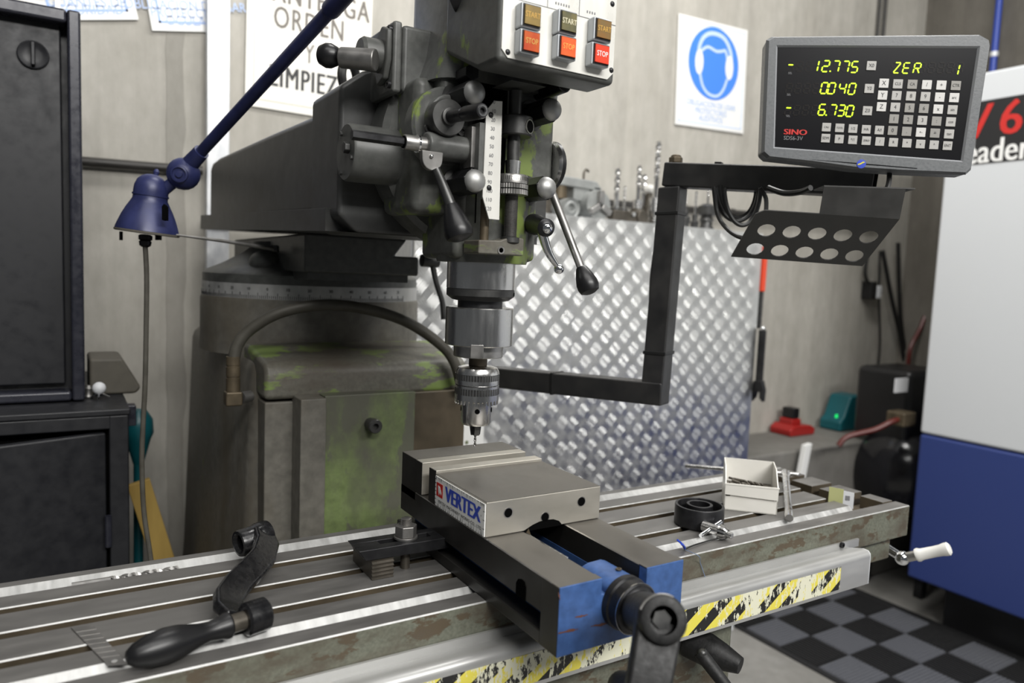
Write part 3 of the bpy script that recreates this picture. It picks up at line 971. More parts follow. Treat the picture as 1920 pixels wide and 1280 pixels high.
q = at(62, 103, y=UY + .03)
d = MB()
d.lathe(V((q.x, UY + .029, q.z)), Y, [(0, -.0005), (.012, -.0005), (.018, -.002), (.0235, -.0045), (.0255, -.0035), (.026, .001)], 28)
d.build('recessed_dish', 'cabinet_black', t)
MB().box(q.x - .0035, q.x + .0035, UY + .014, UY + .03, q.z - .021, q.z + .021).build('turning_handle', 'cabinet_black', t, bevel=.002)
# dusty block and small knob on the low cabinet
p = at(190, 745, z=ztop)
q = at(160, 690, y=p.y + .06)
tag(MB().prism([(-.02, 0), (.065, 0), (.075, .012), (.04, .075), (-.02, .075)], V((p.x, p.y + .03, ztop)), X, Z, Y * .14).build('dusty_block', 'dusty_wood', bevel=.006), 'dusty grey block on the low cabinet behind the tall one', 'block')
p = at(186, 748, z=ztop)
t = thing('glass_knob', V((p.x, p.y, ztop)), 'small pale glass knob on wire legs on the low cabinet', 'knob')
MB().sphere(V((p.x, p.y, ztop + .022)), .0125, 16).build('bulb', 'paper_white', t)
f = MB()
for k in range(3):
    a = k * 2.1 + .4
    f.tube([V((p.x, p.y, ztop + .014)), V((p.x + .02 * math.cos(a), p.y + .02 * math.sin(a), ztop + .002))], .0016, 6, smooth=0)
f.build('wire_legs', 'chrome', t)
p = at(166, 746, z=ztop)
tag(MB().lathe(V((p.x, p.y, ztop)), Z, [(.007, 0), (.009, .004), (.0065, .012), (.008, .02), (.004, .026)], 14).build('valve_cap', 'dull_steel'), 'tiny grey cap beside the pale glass knob', 'cap')
# teal brush and yellow plank behind the low cabinet
c = at(268, 815, y=1.4)
t = thing('hand_brush', V((c.x, 1.4, at(262, 865, y=1.4).z)), 'teal plastic brush head showing beside the low cabinet', 'brush')
zb0, zb1 = at(262, 868, y=1.4).z, at(262, 765, y=1.4).z
MB().lathe(V((c.x - .01, 1.4, zb0)), Z, [(.012, 0), (.02, .03), (.028, .06), (.034, (zb1 - zb0) * .55), (.032, (zb1 - zb0) * .8), (.018, (zb1 - zb0) * .97), (0, zb1 - zb0)], 20).build('brush_head', 'teal_plastic', t)
MB().cyl(V((c.x - .012, 1.4, zb0 - .5)), V((c.x - .01, 1.4, zb0 + .01)), .011, None, 12).build('stick', 'teal_plastic', t)
p0, p1 = at(252, 880, y=1.3), at(306, 1050, y=1.3)
dd = (p1 - p0).normalized()
sd = dd.cross(Y).normalized()
tag(MB().obox(p0 + dd * .37, dd * .34, sd * .024, Y * .008).build('wooden_plank', 'yellow_wood', bevel=.002), 'yellow wooden plank leaning behind the table', 'plank')

# ================================================================== MILLING MACHINE
SX, SYY = .08, .32                               # spindle axis
mill = thing('milling_machine', V((.08, 1.05, FZ)), 'large grey and green worn knee type milling machine', 'machine')

def rrect(x0, x1, y0, y1, r, k=5):
    return arc(x1 - r, y1 - r, r, 0, 90, k) + arc(x0 + r, y1 - r, r, 90, 180, k) + arc(x0 + r, y0 + r, r, 180, 270, k) + arc(x1 - r, y0 + r, r, 270, 360, k)
def loft(secs, mi=0):
    mb = MB()
    n = len(secs[0][0])
    for poly, z in secs:
        mb.v += [V((a, b_, z)) for a, b_ in poly]
    for i in range(len(secs) - 1):
        for k in range(n):
            j = (k + 1) % n
            mb.f.append([i * n + k, i * n + j, (i + 1) * n + j, (i + 1) * n + k])
            mb.m.append(mi)
    mb.f += [list(range(n))[::-1], list(range((len(secs) - 1) * n, len(secs) * n))]
    mb.m += [mi, mi]
    return mb

# ---- column
loft([(rrect(-.2, .35, .70, 1.52, .05), FZ), (rrect(-.2, .35, .70, 1.52, .05), -.86), (rrect(-.17, .33, .73, 1.5, .05), -.8),
      (rrect(-.138, .298, .74, 1.49, .05), -.35), (rrect(-.118, .278, .735, 1.49, .05), .175), (rrect(-.114, .274, .74, 1.485, .05), .19),
      (rrect(-.102, .262, .75, 1.475, .05), .201), (rrect(-.08, .24, .77, 1.45, .05), .206)]).build('column', 'enamel_column', mill, angle=50)
col_top = MB()
zc0, zc1 = at(490, 752, y=.70).z, at(490, 672, y=.70).z
ccap = MB().prism([(.70, zc0), (.70, zc1 - .030), (.704, zc1 - .018), (.714, zc1 - .010), (.73, zc1 - .006), (.80, zc1 + .004), (.87, zc1 + .01), (.87, zc0)], (-.112, 0, 0), Y, Z, X * .38).build('column_cap', 'enamel_chipped_green', mill, bevel=.009, seg=3, angle=50)
MB().box(-.110, .266, .706, .80, -.62, zc0 - .004).build('column_way', 'enamel_column', mill, bevel=.003)
sa, sb = at(563, 850, y=.655).x, at(611, 850, y=.655).x
MB().box(sa, sb, .655, .714, -.6, at(590, 748, y=.655).z).build('way_strip', 'enamel_column', mill, bevel=.002)
sc = at(776, 850, y=.668).x
gp = MB().box(sb + .001, sc, .668, .714, -.6, at(690, 738, y=.668).z).build('cover_plate', 'enamel_green_plate', mill, bevel=.002)
sd_ = at(871, 790, y=.69).x
MB().box(sc + .005, sd_, .69, .714, -.6, at(820, 733, y=.69).z).build('way_strip', 'oily_brown', mill, bevel=.002)
p = at(694, 794, y=.668)
mb = MB().lathe(p, -Y, [(.011, 0), (.011, .012), (.0125, .012), (.0125, .026), (.011, .028), (.0055, .028), (.0055, .02), (0, .02)], 18)
mb.build('socket_screw', 'dark_steel', gp)

# ---- turret
TC = V((.08, 1.086, 0))
MB().lathe(TC, Z, [(.234, .185), (.2325, .20), (.232, .22), (.232, .29), (.229, .296)], 64).build('turret_base', 'enamel_column', mill)
gr = MB().lathe(TC, Z, [(.2285, .296), (.2285, .3245)], 72).build('graduated_ring', 'ring_steel', mill)
mb = MB()
for k in range(-75, 76):
    a = math.radians(232 + k)
    d = V((math.cos(a), math.sin(a), 0))
    h = .011 if k % 5 == 0 else .006
    tn = d.cross(Z)
    c = TC + d * .2286
    mb.obox(c + Z * (.297 + h / 2), tn * .0005, d * .0003, Z * h / 2)
    if k % 10 == 0:
        mb.text(str(abs(k)), c + d * .0006 + Z * .315, -tn if False else Z.cross(d), Z, .008, 0, .02, .0002)
t = mb.build('graduation_marks', 'ink_black', gr, smooth=False)
t['kind'] = 'stuff'
MB().lathe(TC, Z, [(.2276, .3245), (.2276, .342), (.222, .348), (.19, .362), (.15, .385), (.13, .40), (.13, .41)], 64).build('turret_top', 'enamel_grey', mill)
q = at(500, 482, d=1.47)
MB().sphere(q - Z * .012, .034, 20, 0, .8).build('bolt_boss', 'enamel_grey', mill)
# guide block under the ram
xl, xr_ = -.03, .19
mb = MB().prism([(xl, .352), (xr_, .352), (xr_, .388), (.14, .388), (.165, .42), (xl, .42)], (0, .766, 0), X, Z, Y * .62)
sw = mb.build('ram_guide', 'enamel_grey', mill, bevel=.004)
MB().box(xl + .012, xr_ - .012, .79, 1.36, .338, .353).build('guide_foot', 'enamel_grey', mill)
q0, q1 = at(790, 488, y=.80), at(818, 490, y=.80)
ll = MB().cyl(q0, q1 + X * .004, .0125, None, 18).build('ram_lock', 'dark_steel', mill, bevel=.002)
MB().tube([at(812, 500, y=.80), at(818, 530, y=.795), at(829, 565, y=.79), at(833, 598, y=.79)], [.006, .0055, .0055, .007], 10).build('lock_handle', 'dark_steel', ll)

# ---- ram
RX = -.08
pp = lambda u, v: (lambda q: (q.y, q.z))(at(u, v, x=RX))
prof = [pp(393, 412), pp(394, 315), pp(398, 303), pp(408, 295), pp(500, 252), pp(586, 214), (.50, .585), (.47, pp(640, 398)[1])]
ram = MB().prism(prof, (RX, 0, 0), Y, Z, X * .32).build('ram', 'enamel_ram', mill, bevel=.012, seg=3)
prof = [pp(385, 430), pp(386, 404), pp(628, 391), (.45, pp(660, 395)[1]), (.45, .412), pp(640, 434)]
MB().prism(prof, (RX - .012, 0, 0), Y, Z, X * .344).build('ram_dovetail', 'enamel_ram', mill, bevel=.004)
MB().prism([(-.086, .432), (-.086, .598), (-.055, .622), (-.02, .635), (.01, .64), (.15, .64), (.18, .635), (.215, .622), (.246, .598), (.246, .432), (.22, .41), (-.06, .41)], (0, .415, 0), X, Z, Y * .128).build('ram_flange', 'enamel_ram', mill, bevel=.006)
q = at(655, 146, x=.06)
eb = MB()
ex = V((.75, .66, 0)).normalized()
ce = V((q.x, q.y, q.z))
n1, n2 = 28, 10
b0 = len(eb.v)
for i in range(n1):
    a = 2 * math.pi * i / n1
    rd = ex * math.cos(a) + Z * math.sin(a)
    c = ce + rd * .027
    for k in range(n2):
        b_ = 2 * math.pi * k / n2
        eb.v.append(c + rd * (.0085 * math.cos(b_)) + ex.cross(Z) * (.0085 * math.sin(b_)))
for i in range(n1):
    for k in range(n2):
        eb.f.append([i * n2 + k, ((i + 1) % n1) * n2 + k, ((i + 1) % n1) * n2 + (k + 1) % n2, i * n2 + (k + 1) % n2])
        eb.m.append(0)
eb.cyl(ce - Z * .075, ce - Z * .03, .014, .011, 14)
eb.build('eye_bolt', 'dark_steel', mill)

# ---- knuckle and worm housing
MB().lathe(V((.08, .36, .525)), Y, [(.12, 0), (.128, .006), (.128, .05)], 48).build('tilt_knuckle', 'enamel_grey', mill)
wz = at(660, 282, x=-.09).z
wo = V((-.092, .372, wz))
wh = MB().lathe(wo, X, [(.026, 0), (.034, .0), (.036, .003), (.036, .085)], 40).build('worm_housing', 'enamel_grey', mill)
q = at(654, 277, x=-.092)
hexa(MB(), V((-.092, q.y, q.z)), -X, .0075, .007).build('hex_bolt', 'dark_steel', wh, bevel=.001)
for a in (60, 200, 300):
    a = math.radians(a)
    MB().cyl(wo + V((.0005, .028 * math.cos(a), .028 * math.sin(a))), wo + V((-.003, .028 * math.cos(a), .028 * math.sin(a))), .003, None, 10).build('screw_head', 'dark_steel', wh)

# ---- head castings
poly = [(-.004, .62), (-.004, .487), (.018, .457), (.019, .38), (.141, .38), (.141, .457), (.163, .487), (.163, .62)]
head = MB().prism(poly, (0, .282, 0), X, Z, Y * .10).build('head_casting', 'enamel_head_worn', mill, bevel=.008, seg=3)
MB().lathe(V((SX, SYY, 0)), Z, [(.0595, .3765), (.0605, .380), (.0605, .47)], 48).build('quill_housing', 'enamel_head_worn', mill)
MB().box(-.028, .03, .305, .41, .435, .60).build('feed_gearbox', 'enamel_head_worn', mill, bevel=.012, seg=4)
hu = loft([(rrect(-.012, .17, .27, .425, .03), .595), (rrect(.0, .168, .262, .425, .03), .63), (rrect(.008, .165, .262, .425, .03), .68), (rrect(.01, .165, .262, .425, .03), .90)])
hu.build('head_upper_casting', 'enamel_head', mill, angle=50)
MB().lathe(V((.088, .345, .90)), Z, [(.085, 0), (.095, .01), (.095, .35), (.08, .37)], 40).build('drive_motor', 'enamel_grey', mill)
# speed selector box with ball lever
gz0, gz1 = at(752, 172, y=.34).z, at(752, 43, y=.34).z
gb = MB().box(-.032, .05, .34, .43, gz0, gz1).build('selector_box', 'enamel_head', mill, bevel=.006, seg=3)
MB().box(-.045, -.033, .338, .432, gz0 - .002, gz1 + .002).build('cover_plate', 'enamel_head', gb, bevel=.004)
gcz = at(722, 108, x=-.045).z
gcy = at(722, 108, x=-.045).y
MB().prism([(gcy - .026, gcz + .028), (gcy - .006, gcz + .036), (gcy + .018, gcz + .02), (gcy + .02, gcz - .01), (gcy + .006, gcz - .036), (gcy - .016, gcz - .03), (gcy - .026, gcz - .008)], (-.0455, 0, 0), Y, Z, X * -.008).build('detent_plate', 'enamel_grey', gb, bevel=.003)
for sy in (.347, .423):
    for sz in (gz0 + .008, gz1 - .008):
        MB().lathe(V((-.045, sy, sz)), -X, [(.0048, 0), (.0048, .004), (.0026, .004), (.0026, .002), (0, .002)], 12).build('cap_screw', 'black_oxide', gb)
hb = V((-.053, gcy, gcz))
MB().lathe(hb, -X, [(.02, 0), (.02, .022), (.017, .026), (0, .026)], 26).build('lever_hub', 'enamel_grey', gb)
l1 = at(705, 113, x=hb.x - .015)
l2 = at(638, 108, x=hb.x - .05)
l3 = at(612, 104, x=hb.x - .062)
dl = (l3 - l1).normalized()
MB().cyl(l1, l2, .0135, .0125, 20).build('lever_sleeve', 'dull_steel', gb, bevel=.002)
MB().cyl(l2, l3, .0035, None, 10).build('lever_rod', 'brass_dull', gb)
MB().lathe(l3 - dl * .004, dl, [(0, -.0155), (.006, -.0145), (.0115, -.010), (.0148, -.002), (.0148, .004), (.0115, .0115), (.006, .0148), (0, .016)], 24).build('ball_knob', 'black_plastic', gb)

# feed bracket at the left of the spindle: boss, fine feed wheel, trip shaft
bc = at(836, 240, y=.29)
fb = MB().lathe(V((bc.x, .305, bc.z)), -Y, [(.048, 0), (.048, .02), (.045, .024)], 44).build('feed_boss', 'enamel_head', mill)
fc = at(838, 226, y=.275)
MB().prism(arc(0, .004, .026, 0, 180, 10) + [(-.03, -.03), (.03, -.03)], V((fc.x, .282, fc.z)), X, Z, Y * -.014).build('bearing_plate', 'enamel_head', fb, bevel=.003)
wc = at(843, 219, y=.243)
wl = MB().lathe(V((wc.x, .268, wc.z)), -Y, [(.0205, 0), (.0215, .002), (.0215, .02), (.0205, .0235), (.010, .024), (.010, .028), (.008, .0285)], 36)
fw_ = wl.build('feed_wheel', 'dark_steel', fb)
gdir = (at(905, 207, y=.175) - V((wc.x, .243, wc.z))).normalized()
o0 = V((wc.x, .244, wc.z))
MB().lathe(o0, gdir, [(.0075, 0), (.0075, .03), (.0065, .031), (.0065, .034), (.0085, .036), (.0085, .066), (.0075, .069), (.003, .069), (.003, .066), (0, .066)], 22).build('wheel_handle', 'black_oxide', fb)
MB().ring(o0 + gdir * .0692, gdir, .0042, .0062, .0006, 22).build('handle_cap', 'bright_steel', fb)
for u, v in ((805, 240), (866, 246)):
    q = at(u, v, y=.265)
    MB().lathe(V((q.x, .268, q.z)), -Y, [(.0058, 0), (.0058, .004), (.0032, .004), (.0032, .001), (0, .001)], 16).build('cap_screw', 'dark_steel', fb)
s0, s1, s2, s3 = at(672, 274, y=.30), at(757, 268, y=.262), at(800, 273, y=.262), at(889, 283, y=.262)
z_sh = (s2.z + s3.z) / 2
A = lambda q, y_=.262: V((q.x, y_, z_sh))
MB().cyl(A(s2) - X * .002, A(s3), .0155, None, 28).build('trip_cylinder', 'enamel_head', fb, bevel=.003)
MB().cyl(A(s1), A(s2), .0088, None, 20).build('bright_sleeve', 'worn_steel', fb, bevel=.001)
MB().ring(A(at(781, 270, y=.262)), X, .0086, .0105, .002, 22).build('spring_clip', 'chrome', fb)
hexa(MB(), A(s1), -X, .0058, .062).build('hex_shaft', 'black_oxide', fb)
MB().cyl(A(s1) + X * .002, A(s1) - X * .001, .0072, None, 16).build('sleeve_mouth', 'void_black', fb)
MB().cyl(A(s3), A(s3) + X * .01, .006, None, 14).build('shaft_stub', 'dark_steel', fb)
# lever hanging from the trip cylinder
h0 = at(812, 298, y=.245)
MB().prism([(-.0135, .009)] + arc(0, 0, .013, 180, 360, 10) + [(.0135, .009)], V((h0.x, .246, h0.z)), X, Z, Y * .008).build('lever_fork', 'dull_steel', fb, bevel=.001)
MB().sphere(V((h0.x - .002, .245, h0.z + .003)), .0025, 10).build('fork_pin', 'bright_steel', fb)
e0, e1, e2 = at(817, 316, y=.243), at(832, 352, y=.24), at(846, 387, y=.235)
MB().tube([e0, e1, e2], [.005, .0062, .0068], 14).build('lever_arm', 'dark_steel', fb)
dk = (at(861, 438, y=.225) - e2).normalized()
MB().lathe(e2 - dk * .002, dk, [(.008, 0), (.0095, .004), (.013, .015), (.0165, .028), (.0172, .034), (.0155, .04), (.0145, .0405), (.009, .043), (0, .044)], 26).build('lever_grip', 'black_plastic', fb)

# hexagonal clamp nuts on the head front
tips = [(891, 173), (1036, 205), (892, 339), (1026, 352)]
for u, v in tips:
    q = at(u, v, y=.232)
    c = V((q.x, .284, q.z))
    n_ = MB()
    hexa(n_, c, -Y, .0155, .05, 0, .3)
    ob = n_.build('clamp_nut', 'black_oxide', head, bevel=.0012)
    MB().lathe(V((c.x, .2342, c.z)), -Y, [(.0138, 0), (.0136, .001), (.0122, .0045), (.008, .0075), (.003, .0092), (0, .0095)], 22).build('nut_dome', 'turned_steel', head)
    MB().ring(V((c.x, .283, c.z)), -Y, .013, .0195, .003, 22).build('washer', 'dark_steel', head)
q = at(1038, 168, y=.25)
MB().cyl(V((q.x, .285, q.z)), V((q.x, .225, q.z + .002)), .010, None, 20).build('stop_rod', 'black_plastic', head, bevel=.002)

# depth stop in front of the quill
DY = .246
zax = lambda v: at(963, v, y=DY).z
DX = at(962, 300, y=DY).x
MB().box(DX - .036, DX + .004, .272, .2835, .425, .60).build('slot_recess', 'void_black', head)
dst = MB().cyl(V((DX, DY, zax(452))), V((DX, DY, zax(170))), .0078, None, 20).build('depth_screw', 'dark_steel', mill)
th = MB()
zz0, zz1 = zax(448), zax(368)
for i in range(46):
    z = zz0 + (zz1 - zz0) * i / 46
    th.lathe(V((DX, DY, z)), Z, [(.0077, 0), (.0085, .0005), (.0077, .001)], 16)
t = th.build('screw_thread', 'dull_steel', dst)
t['kind'] = 'stuff'
MB().cyl(V((DX, DY, zax(330))), V((DX, DY, zax(302))), .0088, .0098, 20).build('bright_sleeve', 'bright_steel', dst)
MB().lathe(V((DX + .002, DY, zax(256))), Z, [(.019, 0), (.0205, .0015), (.0205, .0225), (.019, .024)], 36).build('stop_collar', 'dark_steel', dst)
hd = V((.42, -.9, 0)).normalized()
q = V((DX + .002, DY, zax(239)))
q = q + hd * .0206
MB().lathe(q - hd * .0035, hd, [(.0076, 0), (.0076, .0038), (0, .0038)], 22).build('collar_hole', 'void_black', dst)
MB().ring(q - hd * .0028, hd, .0074, .0086, .0032, 22).build('hole_rim', 'worn_steel', dst)
MB().lathe(V((DX - .001, DY, zax(346))), Z, [(.0205, 0), (.0205, .0085), (.019, .011)], 40).build('dial_nut', 'worn_steel', dst)
mb = MB()
for k in range(48):
    a = 2 * math.pi * k / 48
    d = V((math.cos(a), math.sin(a), 0))
    mb.obox(V((DX - .001, DY, zax(346) + .006)) + d * .0206, d.cross(Z) * .00025, d * .0002, Z * .0022)
t = mb.build('dial_marks', 'ink_black', dst, smooth=False)
t['kind'] = 'stuff'
for za, zb2 in ((355, 347), (366, 357)):
    mb = MB()
    n = 80
    z0_, z1_ = zax(za), zax(zb2)
    pr = []
    for k in range(n):
        a = 2 * math.pi * k / n
        rr = .0208 if k % 2 else .0199
        pr.append((rr * math.cos(a), rr * math.sin(a)))
    mb.prism(pr, V((DX - .001, DY, z0_)), X, Y, Z * (z1_ - z0_))
    mb.build('knurled_nut', 'dull_steel', dst, smooth=False)
# graduated depth scale
PY = .231
pts = [(927, 189), (942, 190), (936, 412), (917, 410), (905, 368), (912, 207)]
P = [at(u, v, y=PY) for u, v in pts]
scale_ = MB().prism([(q.x, q.z) for q in P], (0, PY, 0), X, Z, Y * .002).build('depth_scale', 'white_plate', mill)
mb = MB()
for k in range(13):
    v = 192 + (391 - 192) * k / 12
    q = at(926.5 - k * .95, v, y=PY)
    mb.text(str(k * 10), q - Y * .0003, X, Z, .0062, 0, .0, .0002, 'CENTER', .95)
mb.build('scale_numbers', 'ink_grey', scale_, smooth=False)
for u, v in ((920.5, 215.5), (917, 352)):
    q = at(u, v, y=PY)
    MB().sphere(q, .0034, 14, 0, .55, Y).build('screw_head', 'black_oxide', scale_)
MB().box(P[2].x - .03, P[2].x - .018, PY + .002, .284, at(930, 330, y=.25).z, at(930, 240, y=.25).z).build('scale_bracket', 'enamel_head', scale_)
a, c = at(885, 236, y=.243), at(898, 316, y=.243)
MB().box(a.x, c.x, .243, .262, c.z, a.z).build('trip_bar', 'dull_steel', mill, bevel=.001)
a, c = at(909, 405, y=.25), at(909, 452, y=.25)
MB().cyl(V((a.x, .25, c.z)), V((a.x, .25, a.z + .02)), .0055, None, 16).build('guide_rod', 'brass_dull', mill)
a, c = at(898, 446, y=.238), at(982, 480, y=.238)
yk = MB().prism([(a.x, c.z), (c.x, c.z), (c.x, a.z + .003), (c.x - .018, a.z + .005), (c.x - .034, a.z - .001), (a.x, a.z - .002)], (0, .238, 0), X, Z, Y * .04).build('quill_yoke', 'enamel_chipped_green', mill, bevel=.002)
q = at(939, 469, y=.238)
MB().lathe(V((q.x, .238, q.z)), -Y, [(.0048, 0), (.0048, .0012), (.003, .0012), (.003, -.003), (0, -.003)], 16).build('yoke_pin', 'worn_steel', yk)
MB().lathe(V((DX, DY, zax(452))), Z, [(.012, -.002), (.012, .004), (.0085, .005)], 20).build('screw_seat', 'dark_steel', yk)

# quill clamp lever (right) and quill feed lever
c0 = at(1000, 420, y=.27)
c1 = at(1024, 427, y=.225)
ql = MB().lathe(c0, (c1 - c0), [(.0135, 0), (.0135, .012), (.0125, .016), (.0115, (c1 - c0).length), (.007, (c1 - c0).length + .004), (0, (c1 - c0).length + .005)], 22).build('quill_clamp', 'black_oxide', mill)
ax = (c1 - c0).normalized()
MB().lathe(c1 + ax * .003, ax, [(.0065, 0), (.0065, .002), (.0045, .0045), (0, .006)], 14).build('clamp_stud', 'chrome', ql)
MB().tube([at(1016, 433, y=.232), at(1022, 455, y=.232), at(1031, 478, y=.23), at(1046, 500, y=.228)], [.0062, .006, .005, .0032], 14).build('clamp_handle', 'chrome', ql)
MB().sphere(at(1048, 504, y=.228), .0066, 16).build('handle_ball', 'chrome', ql)
r0, r1 = at(1034, 358, y=.27), at(1091, 506, y=.225)
fl = MB().cyl(r0, r1, .0052, None, 16).build('quill_feed_lever', 'dull_steel', mill)
dk = (r1 - r0).normalized()
MB().lathe(r1 - dk * .004, dk, [(.0062, 0), (.0075, .002), (.0115, .012), (.0142, .022), (.0142, .028), (.0122, .034), (.006, .037), (0, .038)], 24).build('lever_grip', 'black_plastic', fl)
q = at(1040, 310, x=.168)
MB().lathe(V((.163, q.y + .012, q.z)), X, [(.03, 0), (.033, .004), (.033, .009, 1), (.030, .012, 1), (.02, .0165, 0), (0, .018, 0)], 36).build('feed_hub', ['bright_steel', 'black_plastic'], mill)

# ---- switch box with six push buttons
BY = .152
bx0, bx1 = at(938, 107, y=BY).x - .0035, at(1150, 150, y=BY).x + .002
bz0 = at(1045, 136, y=BY).z - .001
bz1 = bz0 + .122
sw = MB().prism([(BY, bz0), (BY + .045, bz0), (.28, bz0 + .036), (.28, bz1), (BY, bz1)], (bx0, 0, 0), Y, Z, X * (bx1 - bx0)).build('switch_box', 'enamel_grey', mill, bevel=.006, seg=3)
pa = (bx0 + .004, bx1 - .004, bz0 + .005, bz1 - .005)
ch = .008
MB().prism([(pa[0] + ch, pa[2]), (pa[1] - ch, pa[2]), (pa[1], pa[2] + ch), (pa[1], pa[3] - ch), (pa[1] - ch, pa[3]), (pa[0] + ch, pa[3]), (pa[0], pa[3] - ch), (pa[0], pa[2] + ch)], (0, BY - .0012, 0), X, Z, Y * .0014).build('panel_plate', 'white_plate', sw)
zl = at(1050, 27, y=BY).z
mb = MB()
mb.box(pa[0], pa[1], BY - .0016, BY - .0011, zl + .003, zl + .0036)
for u in (1025, 1085):
    x_ = at(u, 8, y=BY).x
    mb.box(x_, x_ + .0006, BY - .0016, BY - .0011, zl + .003, pa[3])
for cx, n in ((992, 5), (1053, 6), (1112, 4)):
    q = at(cx, 3, y=BY)
    for k in range(n):
        mb.box(q.x - .009 + k * .0035, q.x - .0075 + k * .0035, BY - .0016, BY - .0011, zl + .009, zl + .0115)
mb.build('panel_print', 'ink_grey', sw, smooth=False)
for u, v in ((951, 98), (1147, 8), (1145, 132)):
    q = at(u, v, y=BY)
    MB().sphere(V((q.x, BY - .001, q.z)), .0032, 14, 0, .6, Y).build('panel_screw', 'black_oxide', sw)
btn = [('START', 999, 29, 'button_amber', 'button_text_amber'), ('START', 1067.5, 41, 'button_olive', 'button_text_pale'), ('START', 1133, 55, 'button_brown', 'button_text_amber'),
       ('STOP', 997, 78, 'button_red_dark', 'button_text_amber'), ('STOP', 1066, 88, 'button_red', 'button_text_orange'), ('STOP', 1129, 101.5, 'button_red_bright', 'sign_white')]
for body, u, v, mat, tm in btn:
    q = at(u, v, y=BY - .016)
    pb = MB().box(q.x - .0128, q.x + .0128, BY - .0135, BY - .001, q.z - .0128, q.z + .0128).build('push_button', 'button_grey', sw, bevel=.002)
    mb = MB().box(q.x - .0108, q.x + .0108, BY - .0148, BY - .0134, q.z - .0108, q.z + .0108, 1)
    mb.box(q.x - .0096, q.x + .0096, BY - .0165, BY - .0147, q.z - .0096, q.z + .0096, 0)
    mb.text(body, V((q.x, BY - .0166, q.z)), X, Z, .0082, 2, .012, .0002, 'CENTER', .78)
    mb.build('button_cap', [mat, 'black_plastic', tm], sw, smooth=False)
a, c = at(952, 140, y=.225), at(1015, 166, y=.225)
MB().box(a.x, c.x, .215, .262, c.z, bz0 + .002).build('screw_bracket', 'enamel_grey', mill, bevel=.002)
q = at(885, 8, y=.255)
MB().lathe(V((q.x - .02, .262, q.z + .004)), V((.6, -.7, .25)), [(.02, 0), (.02, .03), (.016, .04), (0, .042)], 26).build('speed_knob', 'black_oxide', mill)

q = at(886, 135, y=.245)
mb = MB()
hexa(mb, V((q.x, .275, q.z)), -Y, .010, .03)
mb.build('hex_bolt', 'black_oxide', head, bevel=.001)
q = at(733, 57, y=.34)
MB().lathe(V((q.x + .01, .3395, q.z)), -Y, [(.003, 0), (.003, .0008), (0, .0008)], 12).build('oil_hole', 'void_black', gb)

# ---- quill and spindle nose
MB().lathe(V((SX, SYY, 0)), Z, [(.0455, .3425), (.0455, .379)], 56).build('quill', 'bright_steel', mill)
MB().lathe(V((SX, SYY, 0)), Z, [(.033, .3265), (.038, .3275), (.0455, .333), (.0455, .3415), (.0445, .3425)], 56).build('spindle_nose', 'dark_steel', mill)
MB().lathe(V((SX, SYY, 0)), Z, [(.03, .318), (.03, .3285)], 40).build('spindle_end', 'black_oxide', mill)
nd = V((.75, -.66, 0))
q = V((SX, SYY, .3365)) + nd * .0452
MB().lathe(q, nd, [(.0028, 0), (.0028, .0008), (0, .0008)], 12).build('spanner_hole', 'void_black', mill)

# ---- coolant hose
hp_ = [at(438, 735, y=.74), at(437, 690, y=.74), at(445, 648, y=.74), at(470, 617, y=.735), at(525, 586, y=.72), at(600, 572, y=.705), at(680, 578, y=.695), at(760, 602, y=.685), at(825, 645, y=.675), at(852, 680, y=.67), at(866, 730, y=.67)]
hs = MB().tube(hp_, .0098, 14, smooth=8).build('coolant_hose', 'hose_rubber', mill)
e = hp_[0]
f0, f1 = at(437, 668, y=.74), at(437, 735, y=.74)
MB().lathe(f1, (f0 - f1), [(.0115, 0), (.0115, .024), (.0105, .0245), (.0105, .027), (.0115, .0275), (.0115, .043), (.0105, .0435), (.0105, .046), (.0112, .0465), (.0112, (f0 - f1).length)], 20).build('hose_ferrule', 'brass_dull', hs)
MB().box(f1.x - .0135, f1.x + .0135, .727, .753, f1.z - .022, f1.z + .002).build('elbow', 'brass_dull', hs, bevel=.003)
MB().cyl(V((f1.x + .013, .74, f1.z - .01)), V((f1.x + .03, .75, f1.z - .01)), .01, None, 16).build('nipple', 'dull_steel', hs)

# ---- table
TF, TB, TL, TR = .138, .416, -.72, .826
RI, GX0, GX1 = .163, .724, .768
tb = MB().box(TL, TR, TF + .0005, TB, -.052, -.022).build('table', ['enamel_table_side'], mill)
MB().box(TL, TR - .012, TF + .02, TB - .02, -.098, -.052).build('table_lower_rail', 'enamel_table_side', tb, bevel=.003)
def bar_x(x0, x1, y0, y1, zb_, name, chf=.0012, chb=.0006):
    """long table strip: chamfered upper edges worn bright"""
    mb = MB()
    pr = [(y0, zb_), (y0, -chf), (y0 + chf, 0), (y1 - chb, 0), (y1, -chb), (y1, zb_)]
    n = len(pr)
    mb.v += [V((x0, a, b_)) for a, b_ in pr] + [V((x1, a, b_)) for a, b_ in pr]
    mats = [2, 1, 0, 1, 2, 2]
    for i in range(n):
        j = (i + 1) % n
        mb.f.append([i, j, n + j, n + i])
        mb.m.append(mats[i])
    mb.f += [list(range(n)), list(range(n, 2 * n))]
    mb.m += [2, 2]
    return mb.build(name, ['table_steel', 'scraped_steel', 'oily_brown'], tb, smooth=False)
mb = MB()
